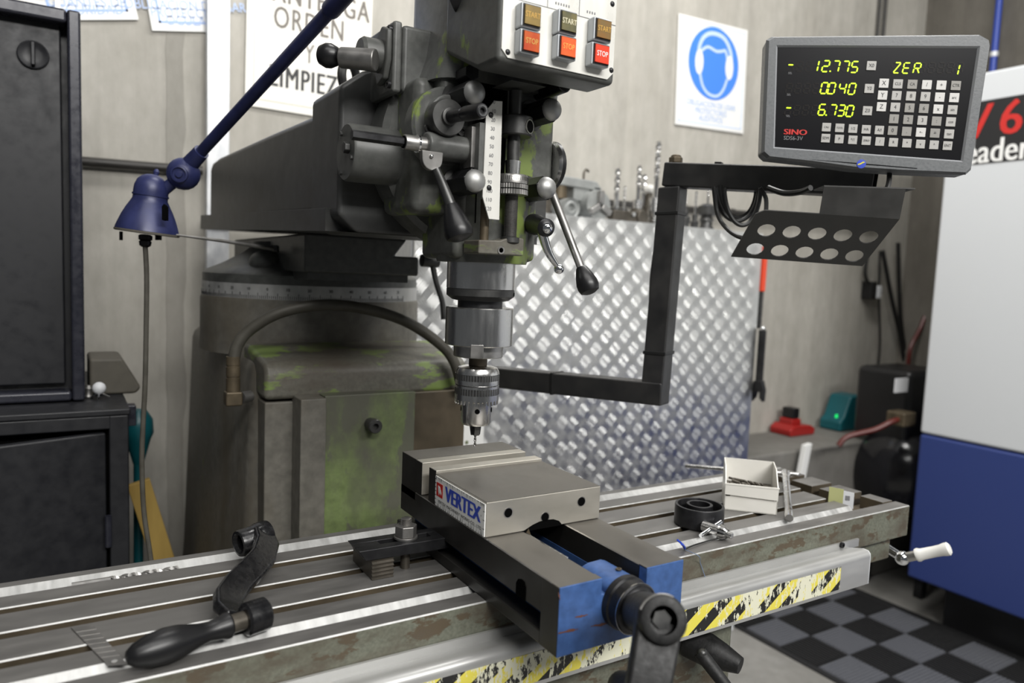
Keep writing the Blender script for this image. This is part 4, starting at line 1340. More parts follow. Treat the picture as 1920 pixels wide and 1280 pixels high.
# front rim (its outer face is the painted table side)
pr = [(TF, -.05), (TF, -.0014), (TF + .0014, 0), (RI, 0), (RI + .003, -.0215)]
mb.v += [V((TL, a, b_)) for a, b_ in pr] + [V((TR, a, b_)) for a, b_ in pr]
for i, k in enumerate((1, 2, 0, 0)):
    mb.f.append([i, i + 1, 5 + i + 1, 5 + i])
    mb.m.append(k)
mb.f += [[0, 1, 2, 3, 4], [5, 6, 7, 8, 9]]
mb.m += [1, 1]
mb.build('front_rim', ['table_steel', 'enamel_table_side', 'scraped_steel'], tb, smooth=False)
# back rim with bright inner slope
mb = MB()
pr = [(.3795, -.0128), (.402, 0), (TB, 0), (TB, -.05)]
mb.v += [V((TL, a, b_)) for a, b_ in pr] + [V((TR, a, b_)) for a, b_ in pr]
for i, k in enumerate((1, 0, 2)):
    mb.f.append([i, i + 1, 4 + i + 1, 4 + i])
    mb.m.append(k)
mb.f += [[0, 1, 2, 3], [4, 5, 6, 7]]
mb.m += [2, 2]
mb.build('back_rim', ['table_steel', 'scraped_steel', 'oily_brown'], tb, smooth=False)
bar_x(TL, GX0, .345, .3765, -.0215, 'table_strip')
bar_x(TL, GX0 + .012, .286, .331, -.0215, 'table_strip')
bar_x(TL, GX0, .2255, .2715, -.0215, 'table_strip')
# front strip with bright sloping gutter side
mb = MB()
pr = [(.1675, -.0128), (.1815, 0), (.2105, 0), (.2105, -.0128)]
mb.v += [V((TL, a, b_)) for a, b_ in pr] + [V((GX0, a, b_)) for a, b_ in pr]
for i, k in enumerate((1, 0, 2)):
    mb.f.append([i, i + 1, 4 + i + 1, 4 + i])
    mb.m.append(k)
mb.f += [[0, 1, 2, 3], [4, 5, 6, 7]]
mb.m += [2, 2]
mb.build('table_strip', ['table_steel', 'scraped_steel', 'oily_brown'], tb, smooth=False)
# end rim, cut through by the slots
for y0, y1 in ((.168, .2105), (.2255, .2715), (.286, .331), (.345, .40)):
    gx = GX1 + (.03 if y0 < .2 else 0)
    mb = MB().box(gx, TR, y0, y1, -.0215, 0)
    mb.m = [1, 0, 1, 1, 1, 1]
    mb.build('end_rim_block', ['table_steel', 'oily_brown'], tb, bevel=.0012)
MB().box(TL, TR, TF + .001, TB - .001, -.0221, -.0218).build('gutter_floor', 'oily_brown', tb)

# scale cover along the table front with hazard tape
pr = [(.137, -.034), (.1335, -.034), (.1335, -.0445), (.108, -.037), (.1, -.0375), (.0965, -.041), (.0955, -.046), (.0955, -.0885), (.137, -.0885)]
cvx1 = .655
cv = MB().prism(pr, (TL, 0, 0), Y, Z, X * (cvx1 - TL)).build('scale_cover', 'alu_cover', mill, angle=60)
MB().box(cvx1, .683, .1335, .1372, -.0465, -.034).build('mounting_strip', 'alu_cover', cv)
MB().prism([(a, b_) for a, b_ in pr[2:-1]] + [(.134, -.0885)], (cvx1, 0, 0), Y, Z, X * .0015).build('end_cap', 'galvanised', cv)
for u, v in ((1577, 1021),):
    q = at(u, v, y=.1335)
    MB().lathe(V((q.x, .1337, q.z)), -Y, [(.0045, 0), (.0045, .004), (.0025, .0045), (.0025, .002), (0, .002)], 14).build('cap_screw', 'black_oxide', cv)
q = at(1625, 1060, x=cvx1 + .0015)
MB().sphere(V((cvx1 + .0015, .105, -.066)), .003, 10, 0, .6, X).build('end_screw', 'bright_steel', cv)
# tape: slanted stripes, each a thin piece of printed film
tz0, tz1 = -.0835, -.0485
per, lean = .0573, .052
def tape_run(x0, x1, phase):
    x = phase - per * .5 - per * 12
    k = 0
    while x < x1 + per:
        for col, a, c in ((0, 0, .5), (1, .5, 1.0)):
            q = [(x + per * a, tz0), (x + per * c, tz0), (x + per * c + lean, tz1), (x + per * a + lean, tz1)]
            # clip the slanted stripe to the run
            out = q
            for lim, sg in ((x0, 1), (x1, -1)):
                new = []
                for i in range(len(out)):
                    p_, n_ = out[i], out[(i + 1) % len(out)]
                    ip, inn = sg * (p_[0] - lim) >= 0, sg * (n_[0] - lim) >= 0
                    if ip:
                        new.append(p_)
                    if ip != inn and abs(n_[0] - p_[0]) > 1e-9:
                        t_ = (lim - p_[0]) / (n_[0] - p_[0])
                        new.append((lim, p_[1] + (n_[1] - p_[1]) * t_))
                out = new
                if not out:
                    break
            if len(out) > 2:
                MB().prism(out, (0, .0951, 0), X, Z, Y * .0003).build('tape_stripe', ('tape_black', 'tape_yellow')[col], cv, smooth=False)
        x += per
        k += 1
tape_run(-.16, .583, .303)

# saddle, knee and levers below the table
q = at(1375, 1172, y=.15)
MB().box(-.22, q.x, .15, .68, -.24, -.1).build('saddle', 'enamel_table_side', mill, bevel=.006)
MB().box(-.1, .26, .12, .70, -.62, -.242).build('knee', 'enamel_column', mill, bevel=.012)
q = at(1290, 1200, y=.15)
kl = MB().lathe(V((q.x, .15, q.z)), V((.35, -.9, -.12)), [(.022, 0), (.022, .03), (.018, .05), (.0125, .07), (.011, .075)], 24).build('saddle_lock', 'black_crinkle', mill)
e0, e1 = at(1312, 1222, y=.09), at(1372, 1300, y=.05)
MB().tube([e0, (e0 + e1) / 2, e1], [.009, .0085, .0075], 12).build('lock_handle', 'black_crinkle', kl)
MB().sphere(e0 - Y * .004, .007, 12).build('lock_stud', 'dark_steel', kl)
# table feed crank with white grip at the right end
bc_ = at(1692, 1046, x=.862)
gc = at(1766, 1031, x=bc_.x + .02)
hubp = V((.826, .26, -.075))
ck = MB().lathe(hubp - X * .02, X, [(.034, 0), (.034, .03), (.02, .034), (.02, .05), (0, .05)], 26).build('feed_crank', 'dull_steel', mill)
MB().cyl(hubp + X * .024, V(bc_), .008, .0075, 14).build('crank_arm', 'chrome', ck)
MB().sphere(bc_, .0125, 22).build('crank_ball', 'chrome', ck)
gd = (gc - bc_).normalized()
gl = (gc - bc_).length
MB().cyl(bc_ + gd * .009, bc_ + gd * .026, .0085, None, 18).build('grip_shank', 'worn_steel', ck)
MB().lathe(bc_ + gd * .024, gd, [(.011, 0), (.0118, .004), (.0098, .009), (.0094, gl * .45), (.0098, gl * .62), (.0112, gl * .72), (.0112, gl * .8), (.008, gl * .84), (0, gl * .845)], 24).build('grip', 'white_plastic', ck)

# ================================================================== TOOLS IN THE SPINDLE
axis0 = V((SX, SYY, 0))
t = thing('tool_arbor', V((SX, SYY, .24)), 'thick bright steel arbor in the spindle above the drill chuck', 'arbor')
MB().lathe(axis0, Z, [(.0445, .2675), (.0455, .2685), (.0455, .3165), (.0445, .3178), (.02, .318)], 56).build('arbor_body', 'bright_steel', t)
MB().lathe(axis0, Z, [(.0325, .2515), (.0335, .2525), (.0335, .2676)], 48).build('arbor_collar', 'worn_steel', t)
MB().cyl(axis0 + Z * .2395, axis0 + Z * .2516, .0125, None, 20).build('arbor_stub', 'oily_brown', t)
kd = V((.49, -.87, 0)).normalized()
kd = V((-.52, -.853, 0)).normalized()
kt = kd.cross(Z)
MB().obox(axis0 + kd * .0405 + Z * .2622, kt * .0085, kd * .006, Z * .009).build('drive_key', 'dull_steel', t, bevel=.001)

t = thing('drill_chuck', V((SX, SYY, .1437)), 'keyed steel drill chuck with two dark bands above the vise', 'drill chuck')
MB().lathe(axis0, Z, [(.0288, .2135), (.0297, .2145), (.0297, .2275, 0), (.0288, .2325), (.0265, .2365), (.018, .239), (.0, .2392)], 48).build('chuck_body', 'bright_steel', t)
MB().lathe(axis0, Z, [(.0294, .2135), (.0294, .2225)], 48).build('knurled_band', 'dark_steel', t)
for z0_, z1_ in ((.2205, .2285), (.2012, .2098)):
    mb = MB()
    n = 96
    mb.prism([((.0301 if k % 2 else .0296) * math.cos(2 * math.pi * k / n), (.0301 if k % 2 else .0296) * math.sin(2 * math.pi * k / n)) for k in range(n)], axis0 + Z * z0_, X, Y, Z * (z1_ - z0_))
    mb.build('knurled_band', 'dark_steel', t, smooth=False)
MB().lathe(axis0, Z, [(.0297, .1935), (.0297, .2130), (.0288, .2136)], 48).build('key_ring', 'bright_steel', t)
mb = MB()
nt_ = 30
for k in range(nt_):
    a = 2 * math.pi * k / nt_
    d = V((math.cos(a), math.sin(a), 0))
    tn = d.cross(Z)
    c = axis0 + d * .0262
    mb.prism([(-.0019, .1945), (-.0010, .1880), (.0010, .1880), (.0019, .1945)], c, tn, Z, d * .0034)
mb.build('ring_teeth', 'bright_steel', t)
MB().lathe(axis0, Z, [(.014, .1587), (.0185, .159), (.0203, .1625), (.0208, .19), (.0255, .193), (.0262, .1945)], 44).build('chuck_sleeve', 'bright_steel', t)
for a in (-115, -35, 60, 150):
    a = math.radians(a)
    d = V((math.cos(a), math.sin(a), 0))
    MB().lathe(axis0 + d * .0200 + Z * .1795, d, [(.0034, 0), (.0034, .0012), (0, .0012)], 14).build('key_hole', 'void_black', t)
for k in range(3):
    a = math.radians(-100 + 120 * k)
    d = V((math.cos(a), math.sin(a), 0))
    tn = d.cross(Z)
    mb = MB()
    mb.prism([(.0013, .1437), (.0058, .1437), (.0078, .156), (.0078, .163), (.0013, .163)], axis0 - tn * .0038, d, Z, tn * .0076)
    mb.build('jaw', 'dark_steel', t, bevel=.0006)
MB().cyl(axis0 + Z * .1455, axis0 + Z * .162, .006, .0068, 16).build('jaw_core', 'black_oxide', t)
mb = drill_on(MB(), V((0, 0, 0)), .0016, .034)
mb.v = [V((SX + p.x, SYY + p.y, .1615 - p.z)) for p in mb.v]
tag(mb.build('drill_bit', 'dull_steel'), 'thin drill bit gripped in the chuck, point just above the vise', 'drill bit')

# ================================================================== MACHINE VISE
VW = .16
HW, HB, HJ = .0698, .1104, .1139
YB0, YB1, YP, YJ0, YJ1 = .1445, .2731, .292, .315, .3814
vs = thing('machine_vise', V((.08, .19, 0)), 'blue and steel machine vise clamped on the table', 'vise')
ix0, ix1 = .051, .109
# body: bed, ways, side grooves
mb = MB()
for xa_, xb_ in ((.022, ix0 + .001), (ix1 - .001, VW - .022)):
    MB().box(xa_, xb_, .012, YJ1, .014, .040).build('bed_web', 'vise_blue', vs)
MB().box(0, VW, .03, YJ1 + .012, 0.0005, .0145).build('base_flange', 'vise_side', vs, bevel=.0015)
mb = MB()
for x0, x1 in ((0, ix0), (ix1, VW)):
    m_ = MB()
    y0 = .0125
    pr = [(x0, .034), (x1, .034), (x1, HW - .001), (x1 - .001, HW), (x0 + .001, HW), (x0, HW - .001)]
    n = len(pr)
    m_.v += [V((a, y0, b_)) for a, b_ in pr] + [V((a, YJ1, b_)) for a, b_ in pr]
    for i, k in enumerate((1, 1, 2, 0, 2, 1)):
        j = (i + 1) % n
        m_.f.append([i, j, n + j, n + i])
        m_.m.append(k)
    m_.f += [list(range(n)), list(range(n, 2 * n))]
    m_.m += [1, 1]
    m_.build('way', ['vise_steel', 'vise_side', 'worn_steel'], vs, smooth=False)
# front block, blue face and dark cheeks; channel cut for the screw nose
zc_ = .053
poly = [(0, .0005), (.107, .0005), (.107, .006), (.125, .006), (.125, .0005), (VW, .0005), (VW, HW), (ix1, HW), (ix1, zc_), (ix0, zc_), (ix0, HW), (0, HW)]
mb = MB().prism(poly, (0, .0, 0), X, Z, Y * .012)
mb.build('front_plate', 'vise_blue', vs, bevel=.0006)
for x0, x1 in ((-.0004, ix0), (ix1, VW + .0004)):
    MB().box(x0, x1, .0012, .0126, HW - .0012, HW + .0002).build('way_end', 'vise_steel', vs)
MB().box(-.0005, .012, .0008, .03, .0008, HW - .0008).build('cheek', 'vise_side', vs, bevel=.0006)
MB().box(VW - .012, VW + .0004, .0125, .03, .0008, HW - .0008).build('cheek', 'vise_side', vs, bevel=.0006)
MB().prism([(.058, .033), (.058, .047), (.061, .052), (.067, .053), (.073, .051), (.0765, .046), (.0765, .033)], (-.0006, 0, 0), Y, Z, X * .006).build('cast_notch', 'void_black', vs)
# screw nose in the channel
cxn = (ix0 + ix1) / 2 - .001
nose = MB().prism([(cxn - .021, .03)] + [(cxn + a, b_) for a, b_ in [(-.021, .0555), (-.0195, .059), (-.015, .0625), (-.008, .0648), (.008, .0655), (.014, .0635), (.0185, .059), (.0215, .0555)]] + [(cxn + .0215, .03)], (0, -.0006, 0), X, Z, Y * .05).build('screw_nose', 'vise_blue', vs, bevel=.0012, angle=50)
q = at(1160, 1067, z=.0665)
MB().lathe(V((q.x, q.y, .0662)), Z, [(.0032, 0), (.0032, .0012), (.0015, .0013), (.0015, .0006), (0, .0006)], 14).build('grease_nipple', 'brass_dull', vs)
zs_ = .041
MB().cyl(V((cxn, .045, zs_ - .008)), V((cxn, .33, zs_ - .008)), .011, None, 22).build('lead_screw', 'dark_steel', vs)
MB().box(ix0 + .001, ix1 - .001, .012, YJ0, .0146, .019).build('channel_floor', 'void_black', vs)
mb = MB()
for k in range(64):
    y_ = .06 + k * .00128
    mb.box(ix0 - .001, ix0 + .0016, y_, y_ + .0007, HW - .0016, HW - .0003)
t_ = mb.build('way_rack', 'bright_steel', vs, smooth=False)
t_['kind'] = 'stuff'
# fixed jaw
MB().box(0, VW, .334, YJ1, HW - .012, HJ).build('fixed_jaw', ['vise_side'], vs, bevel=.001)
MB().box(.0002, VW - .0002, .3342, YJ1 - .0002, HJ - .0006, HJ + .0002).build('jaw_top', 'vise_steel', vs)
MB().box(0, VW, YJ0, .3335, HW + .001, HJ + .0003).build('jaw_plate', 'vise_ground', vs, bevel=.001)
MB().box(-.0006, .0, YJ0 - .0002, .3338, HW + .001, HJ).build('plate_end', 'vise_side', vs)
# movable jaw
mj = MB()
hp0 = []
mj.box(0, VW, YB0, YB1, HW + .0006, HB)
mvj = mj.build('movable_jaw', 'vise_ground', vs, bevel=.001)
MB().box(.0006, VW - .0006, YB0 + .0006, YB1, HB - .0004, HB + .0003).build('jaw_top', 'vise_steel', mvj)
# undercut arch in the front face (dark opening above the screw channel)
ca = at(1022, 1003, y=YB0).x
MB().prism([(ca + a, b_) for a, b_ in [(-.032, HW + .0002), (-.026, HW + .003), (-.018, HW + .0065), (-.009, HW + .009), (.0, HW + .0098), (.011, HW + .009), (.019, HW + .0058), (.0225, HW + .002), (.0225, HW + .0002)]], (0, YB0 - .0004, 0), X, Z, Y * .004).build('screw_arch', 'void_black', mvj)
MB().prism([(ca + a, b_) for a, b_ in [(-.03, HW - .006), (-.024, HW + .003), (-.02, HW - .006)]], (0, YB0 - .0009, 0), X, Z, Y * .001).build('arch_lip', 'brass_dull', mvj)
for u, v in ((953, 961), (1022, 969), (1090, 940)):
    q = at(u, v, y=YB0)
    MB().lathe(V((q.x, YB0 + .002, q.z)), -Y, [(.0052, 0), (.0052, .0024), (0, .0024)], 20).build('bolt_hole', 'void_black', mvj)
    MB().ring(V((q.x, YB0 + .0004, q.z)), -Y, .005, .0062, .0006, 20).build('hole_edge', 'worn_steel', mvj)
MB().box(0, VW, YB1 + .0004, YP, HW + .001, HJ + .0003).build('jaw_plate', 'vise_ground', mvj, bevel=.001)
MB().box(-.0006, .0, YB1 + .0002, YP + .0002, HW + .001, HJ).build('plate_end', 'vise_side', mvj)
# maker's label on the jaw's left end: print only
lb = MB().box(-.0012, .0, YB0 + .001, YB1 - .001, HW + .0015, HB - .002).build('label_plate', 'sign_white', mvj)
f = MB()
yc_ = (YB0 + YB1) / 2
zc2 = (HW + HB) / 2
f.text('VERTEX', V((-.0014, yc_ - .010, zc2 + .0025)), -Y, Z, .0262, 0, .11, .0002, 'CENTER', .95)
f.build('label_lettering', 'ink_blue', mvj, smooth=False)
f = MB()
f.text('VERTEX MACHINERY WORKS CO., LTD.', V((-.0014, yc_ - .002, zc2 - .0115)), -Y, Z, .0052, 0, .012, .0002, 'CENTER', 1.22)
f.text('R', V((-.00125, yc_ - .0555, zc2 + .003)), -Y, Z, .003, 0, 0, .0002)
f.build('label_small_print', 'ink_black', mvj, smooth=False)
f = MB()
lx = yc_ + .0505
f.prism([(-lx - .0085, zc2 - .0055), (-lx + .0085, zc2 - .0055), (-lx + .0085, zc2 + .0115), (-lx - .0085, zc2 + .0115)], (-.0012, 0, 0), -Y, Z, -X * .0003)
f.build('label_emblem', 'ink_red', mvj, smooth=False)
f = MB()
f.prism([(-lx - .0045, zc2 + .008), (-lx + .0005, zc2 + .008), (-lx + .0055, zc2 + .001), (-lx + .005, zc2 - .002), (-lx + .001, zc2 + .0005), (-lx - .001, zc2 - .0035), (-lx - .003, zc2 + .001)], (-.0014, 0, 0), -Y, Z, -X * .0003)
f.build('emblem_mark', 'sign_white', mvj, smooth=False)
f = MB()
rnd = random.Random(5)
def tick(y_, z_, dz, wd):
    f.add([V((-.0014, y_ - wd, z_)), V((-.0014, y_ + wd, z_)), V((-.0014, y_ + rnd.uniform(-.002, .001), z_ + dz))], [(0, 1, 2)])
k = YB0 + .004
while k < YB1 - .003:
    tick(k, HB - .002, -rnd.uniform(.002, .0062), rnd.uniform(.0004, .0012))
    tick(k + .002, HW + .0015, rnd.uniform(.003, .0075), rnd.uniform(.0004, .0009))
    k += rnd.uniform(.0032, .0068)
for k in range(7):
    z_ = HW + .005 + k * .005
    for y_, s in ((YB0 + .001, 1), (YB1 - .001, -1)):
        if s < 0 or k % 2:
            f.add([V((-.0014, y_, z_ - .0006)), V((-.0014, y_, z_ + .0006)), V((-.0014, y_ + s * .005, z_))], [(0, 1, 2)])
f.build('label_tick_marks', 'ink_black', mvj, smooth=False)
# screw collar at the front
hcx = V((cxn, 0, zs_))
MB().lathe(hcx, -Y, [(.0275, 0), (.0275, .007), (.026, .009, 1), (.0262, .02, 1), (.0245, .022, 0), (.0225, .0225, 0), (.0205, .024, 0), (.0205, .03, 0)], 40).build('screw_collar', ['black_oxide', 'black_oxide'], vs)
MB().ring(hcx - Y * .0195, -Y, .0243, .0262, .0008, 40).build('collar_rim', 'bright_steel', vs)

# paint knocked off the blue front face
rnd = random.Random(11)
for (u0, v0), (u1, v1), wd in (((1078, 1157), (1102, 1152), .0016), ((1108, 1174), (1139, 1168), .0022), ((1047, 1187), (1084, 1179), .0020), ((1047, 1110), (1050, 1124), .0012)):
    pa_, pb_ = at(u0, v0, y=-.0004), at(u1, v1, y=-.0004)
    dv_ = (pb_ - pa_)
    sdv_ = V((-dv_.z, 0, dv_.x)).normalized()
    up_e, lo_e = [], []
    for k in range(9):
        s_ = k / 8
        c = pa_ + dv_ * s_
        h_ = wd * (math.sin(math.pi * min(max(s_, .06), .94)) + .1)
        up_e.append(c + sdv_ * h_ * rnd.uniform(.2, 1.0))
        lo_e.append(c - sdv_ * h_ * rnd.uniform(.2, 1.0))
    MB().add(up_e + lo_e[::-1], [tuple(range(18))]).build('paint_chip', 'paint_rust', vs, smooth=False)

# crank handle on the vise screw
vh = thing('vise_crank', V((cxn, -.12, -.25)), 'black cast crank handle fitted on the vise screw', 'crank handle')
a0 = hcx - Y * .026
a1 = at(1238, 1160, y=-.108)
ad = (a1 - a0).normalized()
al = (a1 - a0).length
MB().lathe(a0, ad, [(.0185, 0), (.0195, .003), (.0195, al - .004), (.0205, al), (.0205, al + .010), (.0185, al + .0145, 0), (.0165, al + .0155, 0), (.0115, al + .0155), (.0115, al + .004, 1), (0, al + .004, 1)], 36).build('socket', ['black_crinkle', 'void_black'], vh)
uu_, ww_ = _perp(ad)
f = MB()
for k in range(14):
    g_ = [V(a0 + ad * (al + .0125)) + (uu_ * math.cos(t_) + ww_ * math.sin(t_)) * .0202 for t_ in (2 * math.pi * k / 36 + 0, 2 * math.pi * (k + 1) / 36)]
arc_pts = []
for k in range(73):
    t_ = 2 * math.pi * k / 72
    dv_ = uu_ * math.cos(t_) + ww_ * math.sin(t_)
    if dv_.dot((Z - X * .35).normalized()) > .55:
        arc_pts.append((dv_.dot(X), a0 + ad * (al + .0122) + dv_ * .0199))
arc_pts = [q for _, q in sorted(arc_pts, key=lambda e_: e_[0])]
MB().tube(arc_pts, .0011, 6, smooth=0).build('worn_rim_highlight', 'dull_steel', vh)  # worn rim kept to the upper arc, its highlight built in as pale metal
hx_ = MB()
hexa(hx_, a0 + ad * (al + .0045), ad, .008, .003, 0, .5)
hx_.build('hex_end', 'dark_steel', vh)
e1 = at(1205, 1330, y=-.125)
dn = (e1 - a1).normalized()
sd_ = dn.cross(ad).normalized()
c0 = a1 - ad * .0065 - dn * .002
pts, wid, nrm = [], [], []
for i in range(9):
    s = i / 8
    pts.append(c0 + (e1 - c0) * s + ad * (.004 * math.sin(s * 3)))
    wid.append(sd_ * (.0195 - .002 * s))
    nrm.append(ad)
MB().strip(pts, wid, .0095, nrm).build('arm', 'black_crinkle', vh, bevel=.004, seg=3)
MB().cyl(e1 - ad * .02, e1 + ad * .02, .019, None, 24).build('grip_boss', 'black_crinkle', vh, bevel=.004)
MB().lathe(e1 - ad * .018, -ad, [(.012, 0), (.016, .03), (.018, .06), (.015, .1), (0, .105)], 22).build('grip', 'black_crinkle', vh)

# ================================================================== CLAMPING SET left of the vise
st = thing('step_block', V((-.085, .28, 0)), 'dark serrated step block under the strap clamp', 'step block')
b1, b2, b3 = at(697, 1088, z=.0), at(736, 1079, z=.0), at(662, 1042, z=.0)
bw = (b2 - b1)
bd = (b3 - b1)
bd.z = 0
bw.z = 0
bl_ = bd.length
bwn, bdn = bw.normalized(), bd.normalized()
prf = []
hgt = .0235
for k in range(5):
    prf += [(-.0015, hgt * k / 5 + .0005), (.0015, hgt * (k + .5) / 5)]
prf = [(-.0005, 0)] + prf + [(0, hgt), (.065, hgt), (.065, 0)]
MB().prism(prf, V((b1.x, b1.y, 0.0002)), V((0, 1, 0)), Z, X * max(bw.length, .027)).build('serrated_body', 'tool_dark', st)
sp = MB()
k1, k2, k3, k4 = at(690, 1031, z=.037), at(664, 1019, z=.037), at(800, 1006, z=.037), at(822, 1020, z=.037)
zt_c = .037
strap = thing('strap_clamp', V((-.05, .265, .0235)), 'black slotted strap clamp pressing on the vise flange', 'clamp')
x0c, x1c, y0c, y1c = -.101, .016, .244, .284
zb_c = .0238
mb = MB()
cut = [(x0c + .004, y0c), (x1c, y0c), (x1c, y1c), (x0c - .004, y1c)]
# body as four bars around the slot
sx0, sx1, sy0, sy1 = -.078, -.012, .2575, .2705
MB().prism([(x0c, zb_c + .001), (x1c, zb_c - .001), (x1c, zt_c), (x0c - .009, zt_c + .001)], (0, y0c, 0), X, Z, Y * (sy0 - y0c)).build('bar', 'black_oxide', strap, bevel=.001)
MB().prism([(x0c, zb_c + .001), (x1c, zb_c - .001), (x1c, zt_c), (x0c - .009, zt_c + .001)], (0, sy1, 0), X, Z, Y * (y1c - sy1)).build('bar', 'black_oxide', strap, bevel=.001)
MB().prism([(x0c, zb_c + .001), (sx0, zb_c + .001), (sx0, zt_c), (x0c - .009, zt_c + .001)], (0, sy0, 0), X, Z, Y * (sy1 - sy0)).build('heel', 'black_oxide', strap)
MB().box(sx1, x1c, sy0, sy1, zb_c, zt_c).build('nose', 'black_oxide', strap)
scx, scy = -.043, .264
sn = thing('clamp_stud', V((scx, scy, -.005)), 'threaded stud with hexagonal nut and washer on the strap clamp', 'stud')
MB().cyl(V((scx, scy, -.008)), V((scx, scy, .062)), .0058, None, 18).build('stud', 'tool_dark', sn)
mb = MB()
for k in range(7):
    mb.lathe(V((scx, scy, .0535 + k * .0013)), Z, [(.0056, 0), (.0066, .0006), (.0056, .0012)], 16)
t_ = mb.build('stud_thread', 'worn_steel', sn)
t_['kind'] = 'stuff'
MB().ring(V((scx, scy, zt_c + .0004)), Z, .006, .0145, .003, 30).build('washer', 'dull_steel', sn, bevel=.0006)
mb = MB()
hexa(mb, V((scx, scy, zt_c + .0034)), Z, .0136, .0135, 0, .35)
mb.build('hex_nut', 'dull_steel', sn, bevel=.0012)

# ================================================================== TOOLS ON THE TABLE
# loose crank handle
lc = thing('loose_crank', V((-.25, .27, 0)), 'loose black cast crank handle lying across the table slots', 'crank handle')
hz = .0165
g0, g1 = at(243, 1232, z=hz), at(428, 1172, z=hz)
gd = (g1 - g0).normalized()
gl = (g1 - g0).length
MB().lathe(g0, gd, [(0, -.004), (.006, -.002), (.0105, .004), (.0145, gl * .18), (.0162, gl * .34), (.015, gl * .48), (.0105, gl * .68), (.0088, gl * .78), (.0105, gl * .9), (.0125, gl * .97), (.0125, gl * 1.0), (.011, gl * 1.02)], 28).build('wooden_grip', 'black_plastic', lc)
g2 = g1 + gd * .012
MB().cyl(g1, g2 + gd * .006, .009, None, 18).build('grip_pin', 'tool_dark', lc)
ea = g2 + gd * .004
MB().lathe(ea, gd, [(.014, 0), (.0162, .002), (.0162, .022), (.014, .024)], 26).build('grip_boss', 'black_cast', lc)
# twisted arm from the boss up to the socket
arm_px = [(446, 1160, .014), (428, 1142, .016), (428, 1120, .018), (445, 1095, .020), (470, 1070, .022), (492, 1045, .024), (500, 1018, .028), (492, 998, .034)]
pts = [at(u, v, z=z_) for u, v, z_ in arm_px]
wid, nrm = [], []
for i in range(len(pts)):
    tdir = (pts[min(i + 1, len(pts) - 1)] - pts[max(i - 1, 0)]).normalized()
    s_ = tdir.cross(Z).normalized()
    a = .5 + .5 * math.sin(i / (len(pts) - 1) * math.pi)
    up = (Z + s_ * .55).normalized()
    wid.append(up.cross(tdir).normalized() * (.0135 + .002 * a))
    nrm.append(up)
MB().strip(pts, wid, .0062, nrm).build('arm', 'black_cast', lc, bevel=.0035, seg=3)
so = at(497, 1003, z=.028)
sdv = (at(452, 1018, z=.026) - at(497, 1003, z=.028))
sdv.z = -.002
sdv = sdv.normalized()
MB().lathe(so - sdv * .004, sdv, [(.0175, 0), (.0182, .003), (.0182, .014), (.0165, .02), (.0165, .036), (.0155, .0395), (.0125, .04), (.0095, .036), (.0095, .012), (0, .012)], 30).build('socket', 'black_cast', lc)

# snap-off blade
b_ = [at(133, 1176, z=.0012), at(174, 1172, z=.0012), at(240, 1246, z=.0012), at(203, 1248, z=.0012)]
bl = thing('snap_blade', (b_[0] + b_[2]) / 2, 'grey snap off knife blade lying beside the loose crank', 'blade')
for q in b_:
    q.z = .0006
mb = MB()
mb.add(b_ + [q + Z * .0009 for q in b_], [(3, 2, 1, 0), (4, 5, 6, 7), (0, 1, 5, 4), (1, 2, 6, 5), (2, 3, 7, 6), (3, 0, 4, 7)])
mb.build('steel_strip', 'dull_steel', bl, smooth=False)
mb = MB()
lv, rv = b_[3] - b_[0], b_[2] - b_[1]
for k in range(1, 8):
    s0_, s1_ = b_[0] + lv * (k / 9 + .03), b_[1] + rv * (k / 9 + .0)
    dd = (s1_ - s0_)
    mb.strip([s0_ + Z * .001, s1_ + Z * .001], [lv.normalized() * .0003] * 2, .0002, [Z] * 2)
mb.build('snap_line', 'worn_steel', bl, smooth=False)
hq = (b_[3] + b_[2]) / 2 - lv * .09
MB().lathe(V((hq.x, hq.y, .0014)), Z, [(.0026, 0), (.0026, .0004), (0, .0004)], 14).build('round_hole', 'scraped_steel', bl)
# drills in the gutters
def lying_drill(p0, p1, r, label, sh=.52):
    p0, p1 = V(p0), V(p1)
    ax_ = (p1 - p0)
    mb = drill_on(MB(), V((0, 0, 0)), r, ax_.length)
    ax_ = ax_.normalized()
    u_, w__ = _perp(ax_)
    mb.v = [p0 + u_ * p.x + w__ * p.y + ax_ * p.z for p in mb.v]
    return tag(mb.build('drill_bit', 'worn_steel'), label, 'drill bit')
p0, p1 = at(134, 1091, z=-.003), at(333, 1060, z=-.003)
lying_drill((p0.x, .3845, -.0045), (p1.x, .3845, -.0045), .0045, 'drill bit lying in the rear gutter at the left')
p0, p1 = at(60, 1284, z=-.004), at(172, 1263, z=-.004)
lying_drill((p0.x, .1655, -.0072), (p1.x, .1655, -.0072), .0045, 'drill bit lying in the front gutter near the blade')

# black pulley ring
rc = at(1309, 975, z=.0)
rl, rr_ = at(1266, 958, z=.02), at(1356, 958, z=.02)
R_ = (rr_ - rl).length / 2 * .97
cpos = (rl + rr_) / 2
pl = thing('flanged_pulley', V((cpos.x, cpos.y, 0)), 'black cup shaped pulley with inner hub standing on the table', 'pulley')
hP = .030
MB().lathe(V((cpos.x, cpos.y, .0003)), Z, [(R_ * .96, 0), (R_, .002), (R_, hP - .001), (R_ * .985, hP), (R_ * .89, hP), (R_ * .87, hP - .002), (R_ * .87, hP - .014), (R_ * .53, hP - .014)], 56).build('rim', 'black_oxide', pl)
MB().ring(V((cpos.x, cpos.y, hP - .016)), Z, R_ * .41, R_ * .53, .0175, 44).build('hub', 'black_oxide', pl, bevel=.0008)
MB().lathe(V((cpos.x, cpos.y, hP - .02)), Z, [(R_ * .42, 0), (R_ * .42, .005), (0, .005)], 36).build('bore', 'void_black', pl)
